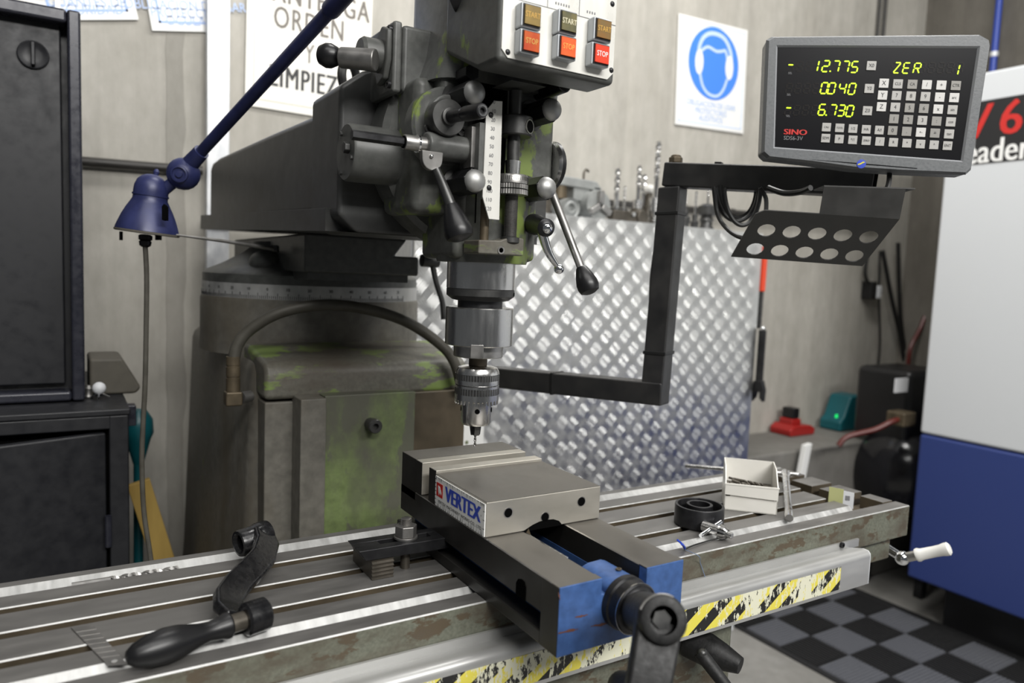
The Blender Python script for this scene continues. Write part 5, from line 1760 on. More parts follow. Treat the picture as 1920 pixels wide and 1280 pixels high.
mb = MB().ring(V((cpos.x, cpos.y, hP - .0002)), Z, R_ * .955, R_ * .985, .0004, 56)
mb.build('rim_edge', 'dull_steel', pl)

# chuck key
k0, k1 = at(1318, 985, z=.012), at(1372, 1004, z=.0105)
kdv = (k1 - k0).normalized()
kl_ = (k1 - k0).length
ck = thing('chuck_key', V(((k0.x + k1.x) / 2, (k0.y + k1.y) / 2, 0)), 'bright chuck key with toothed end on the table', 'chuck key')
MB().lathe(k0, kdv, [(.0065, 0), (.0075, .001), (.0075, kl_ * .58), (.0082, kl_ * .6)], 22).build('key_body', 'bright_steel', ck)
mb = MB()
for k in range(11):
    a = 2 * math.pi * k / 11
    u_, w__ = _perp(kdv)
    d = u_ * math.cos(a) + w__ * math.sin(a)
    mb.prism([(kl_ * .6, .006), (kl_ * .6, .0108), (kl_ * .78, .0092), (kl_ * .86, .0055)], k0 - d.cross(kdv) * .0014, kdv, d, d.cross(kdv) * .0028)
mb.build('pinion_teeth', 'bright_steel', ck)
MB().cyl(k0 + kdv * kl_ * .55, k0 + kdv * kl_ * .85, .0066, None, 18).build('pinion_core', 'dark_steel', ck)
MB().lathe(k0 + kdv * kl_ * .8, kdv, [(.0048, 0), (.0048, kl_ * .2), (.0035, kl_ * .22), (0, kl_ * .22)], 16).build('pilot', 'bright_steel', ck)
t0, t1 = at(1352, 978, z=.018), at(1313, 1004, z=.006)
MB().cyl(t0, t1, .0033, None, 14).build('cross_bar', 'chrome', ck, bevel=.0008)
# cord with blue end
cd = thing('tied_cord', V((.36, .16, 0)), 'thin blue cord with frayed knot hanging over the table edge', 'cord')
c_pts = [at(1284, 1030, z=.002), at(1310, 1042, z=.001), at(1313, 1055, y=TF - .002), at(1320, 1075, y=TF - .003), at(1324, 1090, y=TF - .003)]
MB().tube(c_pts, .0005, 6).build('string', 'cable_cord', cd)
MB().tube([at(1284, 1030, z=.002), at(1300, 1022, z=.003), at(1330, 1013, z=.002), at(1352, 1008, z=.003)], .0011, 6).build('wire', 'cable_black', cd)
mb = MB()
kn = at(1284, 1029, z=.002)
for u_, v_ in ((1270, 1012), (1275, 1016), (1278, 1020)):
    mb.tube([kn, (kn + at(u_, v_, z=.012)) / 2 + X * .002, at(u_, v_, z=.014)], .0014, 6)
mb.build('frayed_end', 'ink_blue', cd)

# white parts bin
A0, A1 = at(1357, 955, z=0), at(1441, 955, z=0)
fy = (A0 + A1) / 2 - CAM_LOC
fy.z = 0
fy.normalize()
fy = (Matrix.Rotation(math.radians(5), 3, 'Z') @ fy)
fx = V((fy.y, -fy.x, 0))
wdt = .081
bn = thing('parts_bin', A0 + fx * wdt / 2 + fy * .045, 'small dirty white plastic parts bin on the table', 'bin')
dep = .082
hb_, hf_ = .066, .043
th_ = .0016
def bin_wall(poly, o, u_, w__, e, name):
    return MB().prism(poly, o, u_, w__, e).build(name, 'bin_plastic', bn, smooth=False)
O = V((A0.x, A0.y, 0.0003))
bin_wall([(0, 0), (wdt, 0), (wdt, dep), (0, dep)], O, fx, fy, Z * th_, 'floor_panel')
bin_wall([(0, 0), (wdt, 0), (wdt, .022), (wdt * .92, .0225), (wdt * .9, .026), (wdt * .12, .026), (wdt * .1, .0225), (0, .022)], O, fx, Z, fy * th_, 'front_panel')
bin_wall([(0, .026), (wdt, .024), (wdt, hf_), (0, hf_)], O - fy * .003, fx, Z, fy * th_, 'label_holder')
bin_wall([(0, 0), (wdt, 0), (wdt, hb_), (0, hb_)], O + fy * dep, fx, Z, fy * th_, 'back_panel')
for k in (0, wdt - th_):
    bin_wall([(0, 0), (dep, 0), (dep, hb_), (dep * .45, hb_ - .002), (.0, hf_)], O + fx * k, fy, Z, fx * th_, 'side_panel')
bin_wall([(-.001, hf_ - .001), (wdt + .001, hf_ - .001), (wdt + .001, hf_ + .0012), (-.001, hf_ + .0012)], O - fy * .0035, fx, Z, fy * .003, 'rim')
for i, (a, b_, c, d) in enumerate(((.1, .03, .62, .05), (.15, .035, .5, .022), (.2, .06, .75, .035), (.1, .05, .4, .065))):
    p0, p1 = O + fx * (wdt * a) + fy * b_ + Z * (.036 + .004 * (i % 2)), O + fx * (wdt * c) + fy * d + Z * (.031 + .003 * (i % 3))
    mb = drill_on(MB(), V((0, 0, 0)), .0032 - .0004 * i, (p1 - p0).length)
    ax_ = (p1 - p0).normalized()
    u_, w__ = _perp(ax_)
    mb.v = [p0 + u_ * q.x + w__ * q.y + ax_ * q.z for q in mb.v]
    tag(mb.build('drill_bit', 'tool_dark'), ('longest dark drill bit in the white parts bin', 'dark drill bit nearest the front of the white bin', 'dark drill bit crossing the middle of the white bin', 'shortest dark drill bit at the back of the white bin')[i], 'drill bit', 'drill bits in the parts bin')
MB().box(0, 1, 0, 1, 0, 1)
fill = MB().prism([(.003, .003), (wdt - .003, .003), (wdt - .003, dep - .003), (.003, dep - .003)], O + Z * .018, fx, fy, Z * .010)
tag(fill.build('small_parts', 'tool_dark'), 'dark oily small parts filling the white parts bin', 'small parts', kind='stuff')

# sliding T wrench
c0, c1 = at(1285, 873, d=1.46), at(1498, 890, d=1.36)
s0_, s1_ = at(1473, 888, d=1.372), at(1480, 972, z=.007)
tw = thing('tee_wrench', V((s1_.x, s1_.y, 0)), 'chrome sliding tee wrench leaning across the white bin', 'wrench')
MB().cyl(c0, c1, .0036, None, 16).build('sliding_bar', 'bright_steel', tw, bevel=.0008)
sv = (s1_ - s0_).normalized()
sl = (s1_ - s0_).length
MB().lathe(s0_ - sv * .006, sv, [(.006, 0), (.0085, .002), (.0088, .012), (.0075, .016), (.0078, .02), (.0058, .024), (.0058, sl * .86), (.0068, sl * .9), (.007, sl * .98), (.006, sl + .004), (0, sl + .004)], 22).build('shaft', 'bright_steel', tw)
MB().box(s0_.x - .05, s0_.x - .0, s0_.y + .02, s0_.y + .05, 0, .044)
# sticker folded over the table end slot
e0, e1 = at(1555, 935, z=0), at(1592, 942, z=0)
lk = thing('folded_sticker', V((.76, .215, -.012)), 'yellow and white folded sticker in the table end gutter', 'sticker')
xk = .742
ys_, ye_ = .196, .222
MB().box(xk, xk + .0012, ys_, ye_ + .0, -.011, .0125)
p_a, p_b, p_c = at(1553, 936, z=.0), at(1600, 946, z=-.004), at(1578, 940, z=-.002)
dsk = (p_b - p_a)
dsk.z = 0
L_ = dsk.length
dsk = dsk.normalized()
oS = V((p_a.x, p_a.y, -.0115))
MB().prism([(0, 0), (L_ * .58, 0), (L_ * .58, .032), (0, .034)], oS, dsk, Z, dsk.cross(Z) * .0008).build('yellow_leaf', 'sticker_yellow', lk)
MB().prism([(L_ * .58, 0), (L_, 0), (L_, .028), (L_ * .58, .03)], oS, dsk, Z, dsk.cross(Z) * .0008).build('white_leaf', 'paper_white', lk)
MB().prism([(L_ * .66, .014), (L_ * .84, .014), (L_ * .84, .022), (L_ * .66, .022)], oS - dsk.cross(Z) * -.0009, dsk, Z, dsk.cross(Z) * .0003).build('printed_patch', 'ink_grey', lk)

# ================================================================== DIGITAL READOUT ON ITS ARM
da = thing('swing_bracket', V((.31, .86, .13)), 'black square tube swing arm carrying the digital readout', 'bracket')
pb0, pb1 = V((.275, .90, .150)), V((.493, .418, .1655))
hw = .0198
bd_ = (pb1 - pb0).normalized()
bs = bd_.cross(Z).normalized()
bu = bs.cross(bd_)
MB().obox((pb0 + pb1) / 2 + bd_ * hw * .5, bd_ * ((pb1 - pb0).length / 2 + hw * .5), bs * hw, bu * hw).build('lower_tube', 'arm_black', da, bevel=.003)
ptop = at(1262, 352, d=1.29)
pbot = V((pb1.x, pb1.y, pb1.z - hw))
pd = (ptop - pbot).normalized()
MB().obox((pbot + ptop) / 2, pd * ((ptop - pbot).length / 2), bs * hw, bd_ * hw).build('upright_tube', 'arm_black', da, bevel=.003)
for k in (.24, .88):
    c = pbot + pd * ((ptop - pbot).length * k)
    MB().obox(c, pd * .003, bs * (hw + .0014), bd_ * (hw + .0014)).build('cable_tie', 'cable_black', da, bevel=.001)
c = pb0 + bd_ * ((pb1 - pb0).length * .62)
MB().obox(c, bd_ * .003, bs * (hw + .0014), bu * (hw + .0014)).build('cable_tie', 'cable_black', da, bevel=.001)
MB().obox(pb0 + bd_ * .02 - X * .0, bd_ * .03, bs * .03, Z * .045).build('column_flange', 'arm_black', da, bevel=.004)
a0_, a1_ = at(1262, 328, d=1.29), at(1640, 345, d=1.12)
ad_ = (a1_ - a0_)
ad_.z = 0
ad_ = ad_.normalized()
a0_ = a0_ - ad_ * .012
ad_ = (a1_ - a0_).normalized()
asd = ad_.cross(Z).normalized()
aup = asd.cross(ad_).normalized()
al_ = (a1_ - a0_).length
MB().obox((a0_ + a1_) / 2, ad_ * al_ / 2, asd * hw, aup * .0205).build('upper_tube', 'arm_black', da, bevel=.003)
MB().obox(a1_ + ad_ * .0002, ad_ * .0006, asd * (hw - .003), aup * .0175).build('tube_mouth', 'void_black', da)
pv = at(1266, 318, d=1.29)
mb = MB()
hexa(mb, V((pv.x, pv.y, a0_.z + .0205)), Z, .0125, .010)
mb.build('pivot_bolt', 'brass_dull', da, bevel=.0015)
MB().lathe(V((pv.x, pv.y, a0_.z + .030)), Z, [(.009, 0), (.009, .003), (.006, .005), (0, .006)], 16).build('bolt_end', 'brass_dull', da)
MB().ring(V((pv.x, pv.y, a0_.z - .027)), Z, .004, .017, .008, 22).build('pivot_washer', 'dull_steel', da)
q = a0_ + (a1_ - a0_) * .27 + aup * .0225
MB().obox(q, ad_ * .006, asd * .006, Z * .003).build('rubber_stop', 'black_plastic', da, bevel=.001)
# perforated tray hanging from the arm
tr = thing('perforated_tray', at(1560, 440, d=1.08), 'dark grey perforated sheet metal tray under the readout', 'tray')
C00, C40, C01 = at(1437, 432, d=1.06), at(1629, 445, d=1.045), at(1416, 467, d=1.092)
U = (C40 - C00).normalized()
pit = (C40 - C00).length / 4
we = C01 - C00
Wv = (we - U * we.dot(U)).normalized()
sk = we.dot(U) / we.dot(Wv)
rowp = we.dot(Wv)
tn_ = U.cross(Wv).normalized() * .0018
rh = .0124
mb = MB()
cells = []
for j in range(2):
    for i in range(5):
        ca_, cb_ = i * pit + sk * j * rowp, j * rowp
        cells.append((ca_ - pit / 2, ca_ + pit / 2, cb_ - rowp / 2, cb_ + rowp / 2))
mb.plate_hole(C00, U, Wv, cells, rh, tn_)
aL, aR = -.0275, 4 * pit + .021
bT, bB = -.038, rowp + .0165
def quad(q):
    mb.prism(q, C00, U, Wv, tn_)
L_e = lambda b_: aL + sk * b_
R_e = lambda b_: aR + sk * b_
quad([(L_e(bT) + .01, bT), (R_e(bT), bT), (R_e(-rowp / 2), -rowp / 2), (L_e(-rowp / 2), -rowp / 2), (L_e(bT + .008), bT + .008)])
quad([(L_e(rowp * 1.5), rowp * 1.5), (R_e(rowp * 1.5), rowp * 1.5), (R_e(bB) - .004, bB), (L_e(bB) + .006, bB)]) if bB > rowp * 1.5 else None
for j in range(2):
    b0_, b1_ = (j - .5) * rowp, (j + .5) * rowp
    quad([(L_e(b0_), b0_), (-pit / 2 + sk * j * rowp, b0_), (-pit / 2 + sk * j * rowp, b1_), (L_e(b1_), b1_)])
    quad([(4.5 * pit + sk * j * rowp, b0_), (R_e(b0_), b0_), (R_e(b1_), b1_), (4.5 * pit + sk * j * rowp, b1_)])
mb.build('perforated_plate', 'bracket_grey', tr, smooth=False)
a_, b2_ = C00 + U * (L_e(bT) + (aR - aL) * .44) + Wv * bT, C00 + U * R_e(bT) + Wv * bT
top_z = a1_.z - .022
inn = V((-U.y, U.x, 0)).normalized()
lean_ = inn * -.012
A2, B2 = V((a_.x, a_.y, top_z)) + lean_, V((b2_.x, b2_.y, top_z)) + lean_
mb = MB()
mb.add([a_, b2_, B2, A2] + [k + tn_ for k in (a_, b2_, B2, A2)], [(0, 1, 2, 3), (7, 6, 5, 4), (0, 4, 5, 1), (1, 5, 6, 2), (2, 6, 7, 3), (3, 7, 4, 0)])
mb.build('upright_web', 'bracket_grey', tr)
q4 = [A2, B2 + U * .012, B2 + U * .012 + inn * .05, A2 + inn * .05]
MB().add(q4 + [k + Z * .0018 for k in q4], [(3, 2, 1, 0), (4, 5, 6, 7), (0, 1, 5, 4), (1, 2, 6, 5), (2, 3, 7, 6), (3, 0, 4, 7)]).build('top_flange', 'bracket_grey', tr)
mb = MB()
q = (A2 + B2) / 2 + U * .02
hexa(mb, V((q.x, q.y, top_z - .008)) + inn * .012, Z, .006, .008)
mb.build('fixing_nut', 'dull_steel', tr)

# coiled cable under the arm
cc_ = at(1380, 385, d=1.22)
cb = thing('coiled_cable', at(1380, 440, d=1.22), 'black readout cable coiled and hung under the swing arm', 'cable')
def loop(cu, cv, ru, rv, d, a0=0, a1=360, n=22):
    return [at(cu + ru * math.cos(math.radians(a0 + (a1 - a0) * i / n)), cv - rv * math.sin(math.radians(a0 + (a1 - a0) * i / n)), d=d) for i in range(n + 1)]
MB().tube(loop(1382, 352, 40, 62, 1.2, 180, 365), .0036, 8, smooth=2).build('loop', 'cable_black', cb)
MB().tube(loop(1384, 352, 34, 56, 1.22, 175, 360), .0036, 8, smooth=2).build('loop', 'cable_black', cb)
MB().tube(loop(1392, 350, 34, 72, 1.18, 182, 360), .0036, 8, smooth=2).build('loop', 'cable_black', cb)
MB().tube([at(1338, 350, d=1.19), at(1345, 400, d=1.19), at(1362, 428, d=1.17), at(1385, 444, d=1.15), at(1405, 446, d=1.13)], .0034, 8).build('tail', 'cable_black', cb)
MB().tube([at(1425, 352, d=1.15), at(1436, 372, d=1.15), at(1436, 400, d=1.14)], .0034, 8).build('tail', 'cable_black', cb)
MB().tube([at(1440, 352, d=1.12), at(1470, 362, d=1.1), at(1500, 360, d=1.08), at(1520, 352, d=1.06)], .0044, 8).build('corrugated_sleeve', 'cable_black', cb)
rc_ = thing('readout_cable', at(1660, 360, d=1.06), 'single black cable dropping behind the digital readout', 'cable')
MB().tube([at(1668, 318, d=1.07), at(1666, 345, d=1.06), at(1655, 368, d=1.05), at(1640, 378, d=1.03)], .0036, 8).build('cable', 'cable_black', rc_)
up_cab = thing('post_cable', at(1222, 560, d=1.33), 'black cable bowed along the back of the upright tube', 'cable')
MB().tube([at(1238, 372, d=1.31), at(1234, 430, d=1.31), at(1222, 520, d=1.32), at(1220, 600, d=1.32), at(1222, 652, d=1.31)], .0036, 8).build('cable', 'cable_black', up_cab)

# display unit: laid out on its own upright plane
DO = V((.584, .111, .628))
yaw = -0.714
roll = .029
RD = Matrix.Rotation(yaw, 3, 'Z') @ Matrix.Rotation(roll, 3, 'Y')
DU, DN, DW = RD @ X, RD @ -Y, RD @ Z              # right, towards viewer, up
def dpl(u, v, off=0.):
    """pixel on the display's plane -> (a, b) in metres on it"""
    r = RM @ Vector(((u - 960) / FPX, -(v - 640) / FPX, -1))
    o = DO + DN * off
    s = (o - CAM_LOC).dot(DN) / r.dot(DN)
    p = CAM_LOC + r * s - o
    return (p.dot(DU), p.dot(DW))
dr_ = thing('digital_readout', DO - DW * .09, 'grey digital readout with lit yellow digits and keypad', 'display')
def dprism(poly, off, dep, mi=0, mb=None):
    mb = mb or MB()
    return mb.prism(poly, DO + DN * off, DU, DW, DN * dep, mi)
out = [dpl(u, v) for u, v in ((1437, 74), (1447, 68), (1838, 64), (1856, 74), (1858, 84), (1822, 318), (1812, 327), (1690, 322), (1600, 316), (1520, 305), (1438, 296), (1428, 287))]
inn_ = [dpl(u, v) for u, v in ((1454.5, 86), (1835.5, 88), (1803.5, 304.5), (1449, 278.5))]
dprism(out, -.038, .036).build('housing', 'dro_grey', dr_, bevel=.004, seg=3)
# bezel as a frame around the recessed face
mb = MB()
oc = out
n = len(oc)
k0 = len(mb.v)
near = [0, 0, 1, 1, 1, 2, 2, 2, 2, 3, 3, 3]
F = lambda ab, off: DO + DU * ab[0] + DW * ab[1] + DN * off
cx_, cy_ = sum(p[0] for p in oc) / n, sum(p[1] for p in oc) / n
ins = [(p[0] + (cx_ - p[0]) * .022, p[1] + (cy_ - p[1]) * .03) for p in oc]
mb.v += [F(p, -.003) for p in oc] + [F(p, .004) for p in ins]
for i in range(n):
    j = (i + 1) % n
    mb.f.append([i, j, n + j, n + i])
    mb.m.append(0)
b0 = len(mb.v)
mb.v += [F(p, .004) for p in inn_]
for i in range(n):
    j = (i + 1) % n
    if near[i] == near[j]:
        mb.f.append([n + i, n + j, b0 + near[i]])
    else:
        mb.f.append([n + i, n + j, b0 + near[j], b0 + near[i]])
    mb.m.append(0)
b1 = len(mb.v)
mc = (sum(p[0] for p in inn_) / 4, sum(p[1] for p in inn_) / 4)
in2 = [(p[0] + (mc[0] - p[0]) * .018, p[1] + (mc[1] - p[1]) * .03) for p in inn_]
mb.v += [F(p, .001) for p in in2]
for i in range(4):
    j = (i + 1) % 4
    mb.f.append([b0 + i, b0 + j, b1 + j, b1 + i])
    mb.m.append(1)
mb.build('bezel', ['dro_grey', 'dro_lip'], dr_, angle=20)
dprism(in2, -.001, .0018).build('face_plate', 'dro_face', dr_, smooth=False)
FO = .0010                                      # face surface
# seven segment digits
SEG = {'0': 'abcdef', '1': 'bc', '2': 'abged', '3': 'abgcd', '4': 'fgbc', '5': 'afgcd', '6': 'afgedc', '7': 'abc', '-': 'g', 'Z': 'abged', 'E': 'afged', 'R': 'abefg', '8': 'abcdefg'}
def digit(mb, ch, c, h, mi, w=.56, th=.13, slant=.12):
    hw_, hh = h * w / 2, h / 2
    t_ = h * th / 2
    P_ = {'a': ((-hw_, hh), (hw_, hh)), 'g': ((-hw_, 0), (hw_, 0)), 'd': ((-hw_, -hh), (hw_, -hh)), 'f': ((-hw_, 0), (-hw_, hh)), 'b': ((hw_, 0), (hw_, hh)), 'e': ((-hw_, -hh), (-hw_, 0)), 'c': ((hw_, -hh), (hw_, 0))}
    segs = [P_[s] for s in SEG[ch]]
    if ch == 'Z':
        segs = [P_['a'], P_['d'], ((-hw_, -hh), (hw_, hh))]
    if ch == 'R':
        segs = [P_['a'], P_['g'], P_['f'], P_['e'], P_['b'], ((0, 0), (hw_, -hh))]
    for (x0, y0), (x1, y1) in segs:
        L2 = math.hypot(x1 - x0, y1 - y0)
        dx, dy = (x1 - x0) / L2, (y1 - y0) / L2
        g = t_ * .55
        q = [(x0 + dx * g, y0 + dy * g), (x0 + dx * (g + t_) - dy * t_, y0 + dy * (g + t_) + dx * t_), (x1 - dx * (g + t_) - dy * t_, y1 - dy * (g + t_) + dx * t_), (x1 - dx * g, y1 - dy * g), (x1 - dx * (g + t_) + dy * t_, y1 - dy * (g + t_) - dx * t_), (x0 + dx * (g + t_) + dy * t_, y0 + dy * (g + t_) - dx * t_)]
        mb.add([F((c[0] + a + slant * b_, c[1] + b_), FO + .0003) for a, b_ in q], [(0, 5, 4, 3, 2, 1)], mi)
def dot(mb, c, h, mi):
    q = [(c[0] + a, c[1] + b_) for a, b_ in ((-.001, -.001), (.001, -.001), (.001, .001), (-.001, .001))]
    mb.add([F(k, FO + .0003) for k in q], [(0, 1, 2, 3)], mi)
rows = [  # characters with the pixel each one is centred on
    ([('-', 1482.5, 122), ('1', 1532, 124), ('2', 1548, 124.5), ('7', 1567, 125), ('7', 1585, 125.5), ('5', 1602, 126)], (1556, 134)),
    ([('0', 1545, 165.5), ('0', 1559, 166), ('4', 1579, 166.5), ('0', 1597, 167)], (1551.5, 175.5)),
    ([('-', 1478.5, 202.5), ('6', 1541, 206), ('7', 1561, 207), ('3', 1577, 207.5), ('0', 1593, 208.5)], (1548.5, 216))]
hd_ = abs(dpl(1567, 114)[1] - dpl(1566, 136)[1]) * .93
for chars, dp in rows:
    for ch, u, v in chars:
        mb = MB()
        if ch == '1':
            digit(mb, ch, (dpl(u, v)[0] - hd_ * .2, dpl(u, v)[1]), hd_, 0)
        else:
            digit(mb, ch, dpl(u, v), hd_, 0)
        mb.build('lit_digit', 'led_lit', dr_, smooth=False)
    mb = MB()
    dot(mb, dpl(*dp), hd_, 0)
    mb.build('decimal_point', 'led_lit', dr_, smooth=False)
for ch, u, v in (('Z', 1681.5, 127.5), ('E', 1699, 128), ('R', 1719, 128.5), ('1', 1791, 131)):
    mb = MB()
    digit(mb, ch, dpl(u, v), hd_ * .93, 0, .58)
    mb.build('lit_digit', 'led_lit', dr_, smooth=False)
# dark unlit digit windows
for (u0, v0), (u1, v1) in (((1474, 108), (1612, 142)), ((1471, 150), (1606, 182)), ((1469, 191), (1602, 223)), ((1668, 111), (1808, 144))):
    a, c = dpl(u0, (v0 + v1) / 2), dpl(u1, (v0 + v1) / 2)
    hh = abs(dpl(u0, v0)[1] - dpl(u0, v1)[1]) / 2
    mb = MB()
    nd_ = 8
    for i in range(nd_):
        s = (i + .5) / nd_
        digit(mb, '8', (a[0] + (c[0] - a[0]) * s, a[1] + (c[1] - a[1]) * s), hd_ * .9, 0)
    for p_ in mb.v:
        p_ -= DN * .00018
    mb.build('unlit_digits', 'dro_seg_off', dr_, smooth=False)
# keypad
def key(u, v, text=None, mat='dro_key', size=.0125, tsz=.0055):
    c = dpl(u, v)
    s = size / 2
    o = MB().prism([(c[0] - s, c[1] - s), (c[0] + s, c[1] - s), (c[0] + s, c[1] + s), (c[0] - s, c[1] + s)], DO + DN * FO, DU, DW, DN * .0012).build('key', mat, dr_, bevel=.0006)
    if text:
        m_ = MB()
        m_.text(text, F(c, FO + .0013), DU, DW, tsz, 0, .01, .0001, 'CENTER', .85)
        m_.build('key_print', 'ink_black', o, smooth=False)
Zm = lambda zx, zy: (1400 + zx * .26042, 40 + zy * .26042)
for (zx, zy), t_ in (((895, 322), 'X0'), ((880, 486), 'Y0'), ((866, 646), 'Z0')):
    key(*Zm(zx, zy), t_, 'dro_key', .0128, .007)
for (zx, zy), t_ in (((985, 448), 'X'), ((975, 534), 'Y'), ((967, 617), 'Z')):
    key(*Zm(zx, zy), t_, 'dro_key_white', .0128, .0085)
grid = [[('CLS', 0), ('CA', 2), ('/', 1), ('+', 1), ('CTR', 2)], [('7', 0), ('8', 0), ('9', 0), ('-', 1), ('arc', 1)], [('4', 0), ('5', 2), ('6', 2), ('x', 1), ('sin', 0)], [('1', 2), ('2', 2), ('3', 0), (':', 2), ('cos', 0)], [('0', 2), ('.', 2), ('+-', 1), ('=', 2), ('tan', 0)]]
tlk, trk, blk, brk = (1085, 453), (1502, 465), (1047, 788), (1453, 813)
for j, row in enumerate(grid):
    for i, (t_, k) in enumerate(row):
        s, r_ = i / 4, j / 4
        zx = (tlk[0] * (1 - s) + trk[0] * s) * (1 - r_) + (blk[0] * (1 - s) + brk[0] * s) * r_
        zy = (tlk[1] * (1 - s) + trk[1] * s) * (1 - r_) + (blk[1] * (1 - s) + brk[1] * s) * r_
        key(*Zm(zx, zy), t_, ('dro_key', 'dro_key_white', 'dro_key_dark')[k], .0128, .0056 if len(t_) > 1 else .0075)
for i, t_ in enumerate(('CALI', 'TOOL', '1/2', 'HA', 'A/I')):
    key(*Zm(572 + (952 - 572) * i / 4, 764 + (785 - 764) * i / 4), t_, 'dro_key', .0122, .0038 if len(t_) > 3 else .0055)
for i, t_ in enumerate(('SDM', 'P', '*/1', 'ZERO', '/', 'R', '*', 'v', '^', 'ENT')):
    key(*Zm(566 + (1442 - 566) * i / 9, 843 + (897 - 843) * i / 9), t_, 'dro_key', .0122, .0038 if len(t_) > 3 else .0055)
m_ = MB()
m_.text('SINO', F(dpl(*Zm(350, 800)), FO), DU, DW, .0108, 0, .09, .0003, 'CENTER', 1.3)
m_.build('maker_lettering', 'ink_red', dr_, smooth=False)
m_ = MB()
m_.text('SDS6-3V', F(dpl(*Zm(333, 843)), FO), DU, DW, .0078, 0, 0, .0003, 'CENTER', .95)
m_.build('model_lettering', 'ink_grey', dr_, smooth=False)
for zx, zy in ((312, 375), (303, 530), (297, 683)):
    m_ = MB()
    m_.text('SEL', F(dpl(*Zm(zx, zy)), FO), DU, DW, .004, 0, 0, .0003)
    m_.build('small_print', 'ink_grey', dr_, smooth=False)
# badge and groove on the lower bezel
bdg = dpl(*Zm(825, 1026), .004)
MB().lathe(F(bdg, .0038), DN, [(.0062, 0), (.0062, .0008), (0, .0011)], 28).build('badge', 'ink_blue', dr_)
m_ = MB()
m_.add([F((bdg[0] + a, bdg[1] + b_), .0052) for a, b_ in ((-.005, -.0022), (-.001, -.001), (.001, .0005), (.005, .0022), (.002, .0034), (-.0012, .0012), (-.003, .0002), (-.0048, -.0005))], [tuple(range(8))])
m_.build('badge_mark', 'logo_yellow', dr_, smooth=False)
ga, gb_ = dpl(*Zm(440, 992), .004), dpl(*Zm(1228, 1056), .004)
m_ = MB()
m_.add([F((ga[0], ga[1]), .0043), F(((ga[0] + gb_[0]) / 2, (ga[1] + gb_[1]) / 2 - .0012), .0043), F((gb_[0], gb_[1] - .001), .0043), F((gb_[0], gb_[1]), .0043), F(((ga[0] + gb_[0]) / 2, (ga[1] + gb_[1]) / 2 + .0004), .0043)], [(0, 1, 2, 3, 4)])
m_.build('bezel_groove', 'dro_face', dr_, smooth=False)
# swivel stub joining display and arm
q = a1_ - ad_ * .06
m_ = MB()
m_.cyl(V((q.x, q.y, q.z + .018)), V((q.x, q.y, q.z + .036)) , .012, None, 18)
m_.build('swivel_stub', 'arm_black', dr_)

# ================================================================== BLUE TASK LAMP
LD = 1.26
tilt = .10
lam = thing('task_lamp', at(275, 437, d=LD), 'blue articulated task lamp with bell shade and hanging cable', 'lamp')
sb_ = at(276, 434, d=LD)
camr = RM @ X
lax = (Z + camr * tilt).normalized()
mpx = LD / FPX
pr = [(.0, .0), (53, 0), (55, 1), (54, 5), (51, 14), (46, 28), (40, 41), (34, 52), (30, 60), (30, 68), (30, 74), (29, 84), (25, 95), (18, 102), (9, 106), (0, 107)]
MB().lathe(sb_, lax, [(a * mpx, b_ * mpx) for a, b_ in pr[1:]], 44).build('shade', 'lamp_blue', lam)
MB().ring(sb_ + lax * (66 * mpx), lax, 29 * mpx, 31.5 * mpx, 3 * mpx, 40).build('shade_band', 'lamp_blue', lam)
MB().lathe(sb_ - lax * (4 * mpx), lax, [(54 * mpx, 0), (56 * mpx, .001), (56 * mpx, .0035), (54 * mpx, .0045)], 44).build('base_disc', 'dusty_wood', lam)
q = at(293, 323, d=LD)
MB().lathe(at(290, 338, d=LD), (q - at(290, 338, d=LD)), [(5 * mpx, 0), (4.5 * mpx, 12 * mpx), (5.5 * mpx, 16 * mpx), (3 * mpx, 21 * mpx), (0, 22 * mpx)], 14).build('toggle_switch', 'lamp_blue', lam)
MB().prism([(-.0032, 0), (.0032, 0), (.0032, .022), (0, .026), (-.0032, .022)], at(307, 412, d=LD - .048), camr, Z, (RM @ Z) * -.01).build('vent_slot', 'void_black', lam)
for u in (227, 294, 300):
    a, c = at(u, 434, d=LD), at(u, 450, d=LD)
    MB().cyl(a, c, .0028, None, 8).build('base_screw', 'black_oxide', lam)
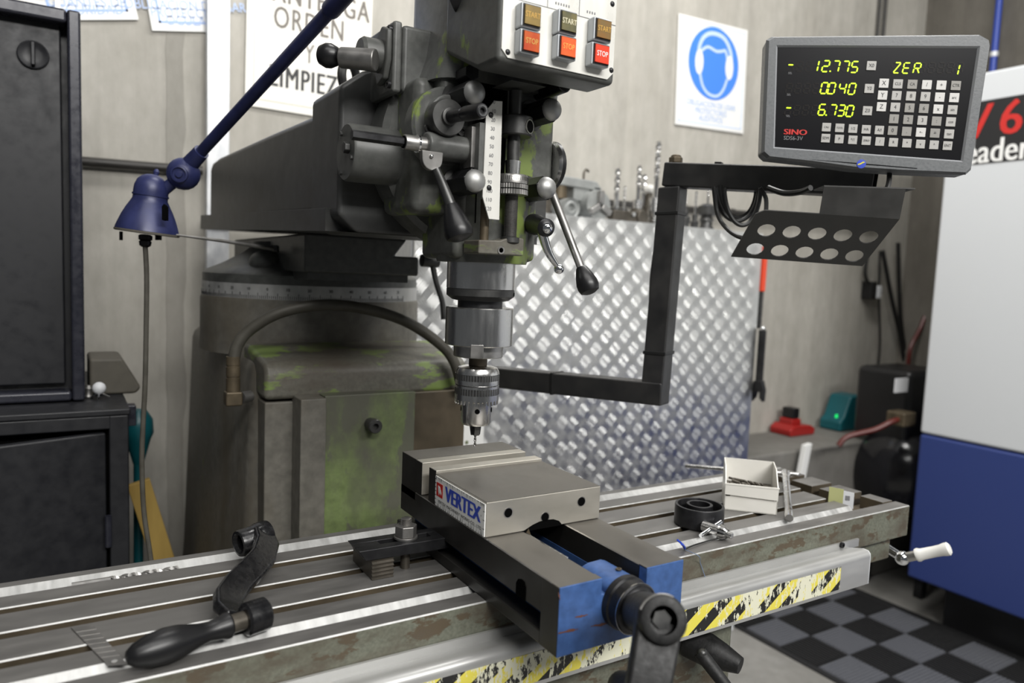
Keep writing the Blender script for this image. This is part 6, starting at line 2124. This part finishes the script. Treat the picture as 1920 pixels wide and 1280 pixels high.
# ball joint and arm
jc = at(344, 326, d=LD)
MB().sphere(jc, 30 * mpx, 28).build('ball_joint', 'lamp_blue', lam)
vd = (CAM_LOC - jc).normalized()
jd = (vd + camr * -.25).normalized()
MB().lathe(jc + jd * (26 * mpx), jd, [(15 * mpx, 0), (15 * mpx, 5 * mpx), (12 * mpx, 6 * mpx), (12 * mpx, 3 * mpx), (6 * mpx, 3 * mpx), (6 * mpx, 7 * mpx), (0, 8 * mpx)], 24).build('joint_screw', 'lamp_blue', lam)
MB().cyl(at(300, 362, d=LD), jc, 11 * mpx, None, 18).build('shade_neck', 'lamp_blue', lam)
jt0, jt1 = at(352, 312, d=LD), at(378, 284, d=LD * .985)
MB().cyl(jt0, jt1, 16 * mpx, 14 * mpx, 22).build('arm_socket', 'lamp_blue', lam)
at1 = at(626, 12, d=.99)
adir = (at1 - jt1).normalized()
MB().tube([jt1 - adir * .004, at1 + adir * .02], .0094, 18, smooth=0).build('arm', 'lamp_blue', lam)
MB().lathe(at1 - adir * .012, adir, [(.0115, 0), (.0128, .004), (.0128, .16), (.0115, .165)], 20).build('arm_sleeve', 'lamp_blue', lam)
ae = at1 + adir * .14
MB().sphere(ae, .026, 22).build('upper_joint', 'lamp_blue', lam)
MB().tube([ae, V((.02, .40, ae.z + .03)), V((.05, .38, ae.z - .02))], .0095, 14).build('mounting_arm', 'lamp_blue', lam)
# cable gland and cable
gp0, gp1 = at(273, 440, d=LD), at(272, 462, d=LD)
MB().lathe(gp0, gp1 - gp0, [(9 * mpx, 0), (12 * mpx, 2 * mpx), (12 * mpx, 9 * mpx), (9 * mpx, 11 * mpx), (11 * mpx, 13 * mpx), (10 * mpx, 20 * mpx), (6 * mpx, 23 * mpx)], 18).build('cable_gland', 'black_plastic', lam)
cpts = [at(272, 458, d=LD), at(275, 520, d=LD), at(274, 620, d=LD), at(272, 720, d=LD), at(268, 800, d=LD), at(266, 870, d=LD), at(270, 960, d=LD), at(283, 1050, d=LD), at(290, 1120, d=LD)]
MB().tube(cpts, 4.6 * mpx, 10).build('cable', 'hose_rubber', lam)
# thin rod from lamp to ram guide
MB().tube([at(328, 440, d=LD), at(420, 452, d=1.32), at(512, 466, d=1.385)], [.0018, .003, .0042], 8, smooth=0).build('stay_rod', 'dull_steel', lam)
MB().obox(at(516, 466, d=1.40), camr * .006, Z * .006, (RM @ Z) * .006).build('stay_clamp', 'dark_steel', lam, bevel=.001)
